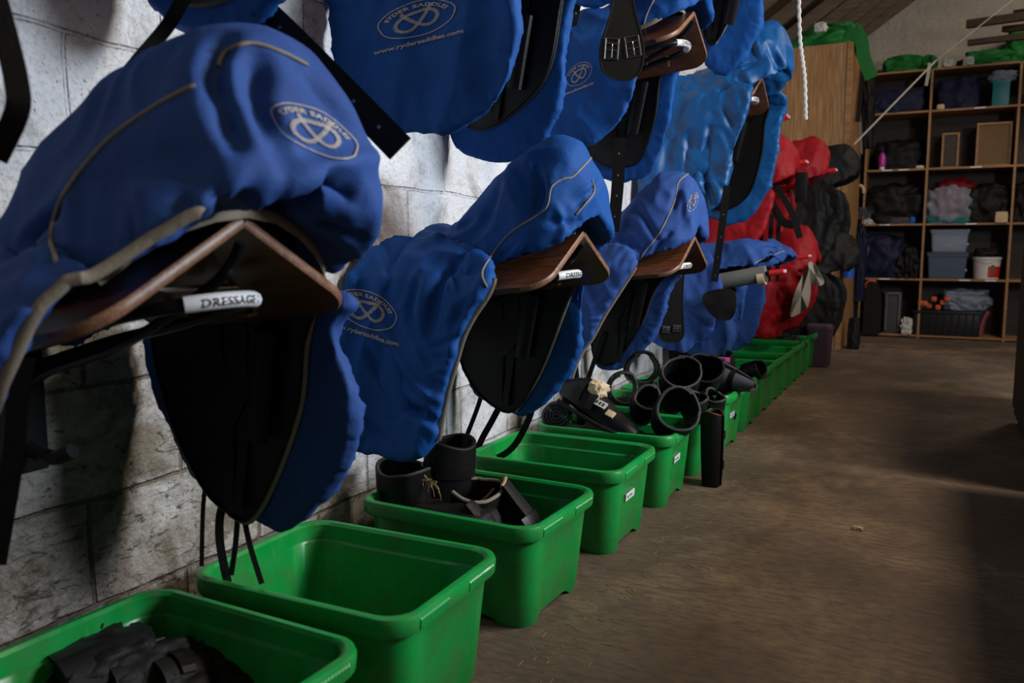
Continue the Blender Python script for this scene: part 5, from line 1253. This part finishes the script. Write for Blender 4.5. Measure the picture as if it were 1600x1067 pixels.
# on top of the shelving
for i, (u, dx, dz, m, lab) in enumerate(((1402, .34, .17, GREENF, 'green bag on the left half of the shelving top'), (1440, .14, .15, GREENF, 'small green bag by the knotted white cloth'), (1532, .40, .14, GREENF, 'long low green bag on the right half of the shelving top'), (1592, .36, .34, GREENF, 'large rounded green bag at the top right corner'), (1492, .10, .07, BLACKF, 'dark scrap between the green bags'))):
    lump('green_bag' if m == GREENF else 'dark_scrap', Vector((on(u, 5).x, YS + .2, ZS[5])), (dx, .36, dz), m, lab, 'bag', 100 + i, .25, 1.8, group='green cloth bags' if m == GREENF else None)
for i, (u, m) in enumerate(((1470, WHITEF), (1500, WHITEF))): lump('white_cloth', Vector((on(u, 5).x, YS + .02, ZS[5])), (.09, .08, .08), m, ('knot of white cloth on the middle of the shelving top', 'white tag on the right green bag')[i], 'cloth', 110 + i, .3)
strap_thing('white_tape', [A(1452, 98, y=YS - .03), A(1451, 112, y=YS - .03), A(1447, 134, y=YS - .03)], .03, 'white tape end hanging over the shelf front', 'tape', (1, 0, 0), .006, WHITEF)
# neighbouring bay contents
lump('dark_bundle', on(1610, 2) + Vector((.05, 0, 0)), (.40, .36, .40), BLACKF, 'black bundle in the bay at the right edge', 'bundle', 120, .2)

# diagonal cord
b = MB(); b.tube([A(1334, 226, y=7.9), A(1462, 95, y=9.0)], .009, 6); b.tube([A(1462, 95, y=9.0), A(1620, -30, y=9.0)], .005, 6); o = b.build('washing_line', ROPE, None); tag(o, 'thin cord stretched diagonally in front of the shelving', 'cord')
# timbers hanging at the upper right
for i, (u0, v0, u1, v1, h_) in enumerate(((1511, 38, 1640, 20, .07), (1568, 46, 1640, 38, .05), (1513, 67, 1640, 52, .05), (1586, 22, 1640, 14, .06))):
    p = A(u0, v0, y=9.1); q_ = A(u1, v1, y=9.1 if 0 else 8.9); d = (q_ - p); L = d.length; M = Matrix.Translation(p) @ Vector((1, 0, 0)).rotation_difference(d).to_matrix().to_4x4()
    b = MB(); b.box((0, -.03, -h_ / 2), (L + .5, .03, h_ / 2), M=M); o = b.build('timber_beam', DKWOOD, None, smooth=False)
    tag(o, ('longest dark timber laid across at the upper right', 'short dark timber under the longest one', 'lowest dark timber, just above the large green bag', 'topmost dark timber stub at the right edge')[i], 'beam', 'dark timbers at the upper right')
# right-hand cabinet, and an added unseen block for the floor shadow
q = empty('dark_cabinet', (2.22, 4.45, 0), 'dark wooden cabinet at the right edge of the aisle', 'cabinet')
b = MB(); b.box((-.34, -.75, .05), (.34, .75, 1.10)); b.build('carcass', DKWOOD, q, smooth=False)
b = MB(); b.box((-.32, -.73, 0), (.32, .73, .05)); b.build('plinth', DKWOOD, q, smooth=False)
b = MB(); b.box((-.36, -.76, 1.10), (.36, .77, 1.13)); b.build('top', DKWOOD, q, smooth=False)
for k in range(2):
    b = MB(); b.box((-.352, -.72 + k * .73, .10), (-.34, -.01 + k * .73, 1.06)); d_ = b.build('door', DKWOOD, q, smooth=False)
    b = MB(); b.box((-.37, -.10 + k * .18, .55), (-.352, -.08 + k * .18, .67), bev=.004); b.build('handle', BRASS, d_)
q = empty('shadow_block', (2.35, 1.2, 0), 'added low block outside the view, shading the right edge of the floor', 'blocker')  # added out of view to cast the shadow along the floor's right edge
b = MB(); b.box((-.45, -1.9, .76), (.45, 2.4, .80)); b.build('block_top', DKWOOD, q, smooth=False)
b = MB(); b.box((-.43, -1.88, 0), (.43, 2.38, .76)); b.build('carcass', DKWOOD, q, smooth=False)

# ------------------------------------------------------------------ bits on the floor
b = MB(); random.seed(3)
for k in range(260):
    x = .60 + abs(random.gauss(0, .10)) + random.random() * .1; y = random.uniform(1.2, 6.5); an = random.uniform(0, PI); L = random.uniform(.004, .018)
    if y < 3 and random.random() < .3: x += .12
    b.box((-L, -.0006, .0005), (L, .0006, .0016), M=Matrix.Translation((x, y, 0)) @ Matrix.Rotation(an, 4, 'Z'))
o = b.build('straw_litter', STRAW, None, smooth=False); tag(o, 'fine straw litter on the concrete in front of the green bins', 'straw', kind='stuff')
p = A(1340, 828, z=0); lump('wood_chip', p, (.030, .018, .012), CREAM, 'single pale chip lying on the open concrete floor', 'chip', 130, .3)
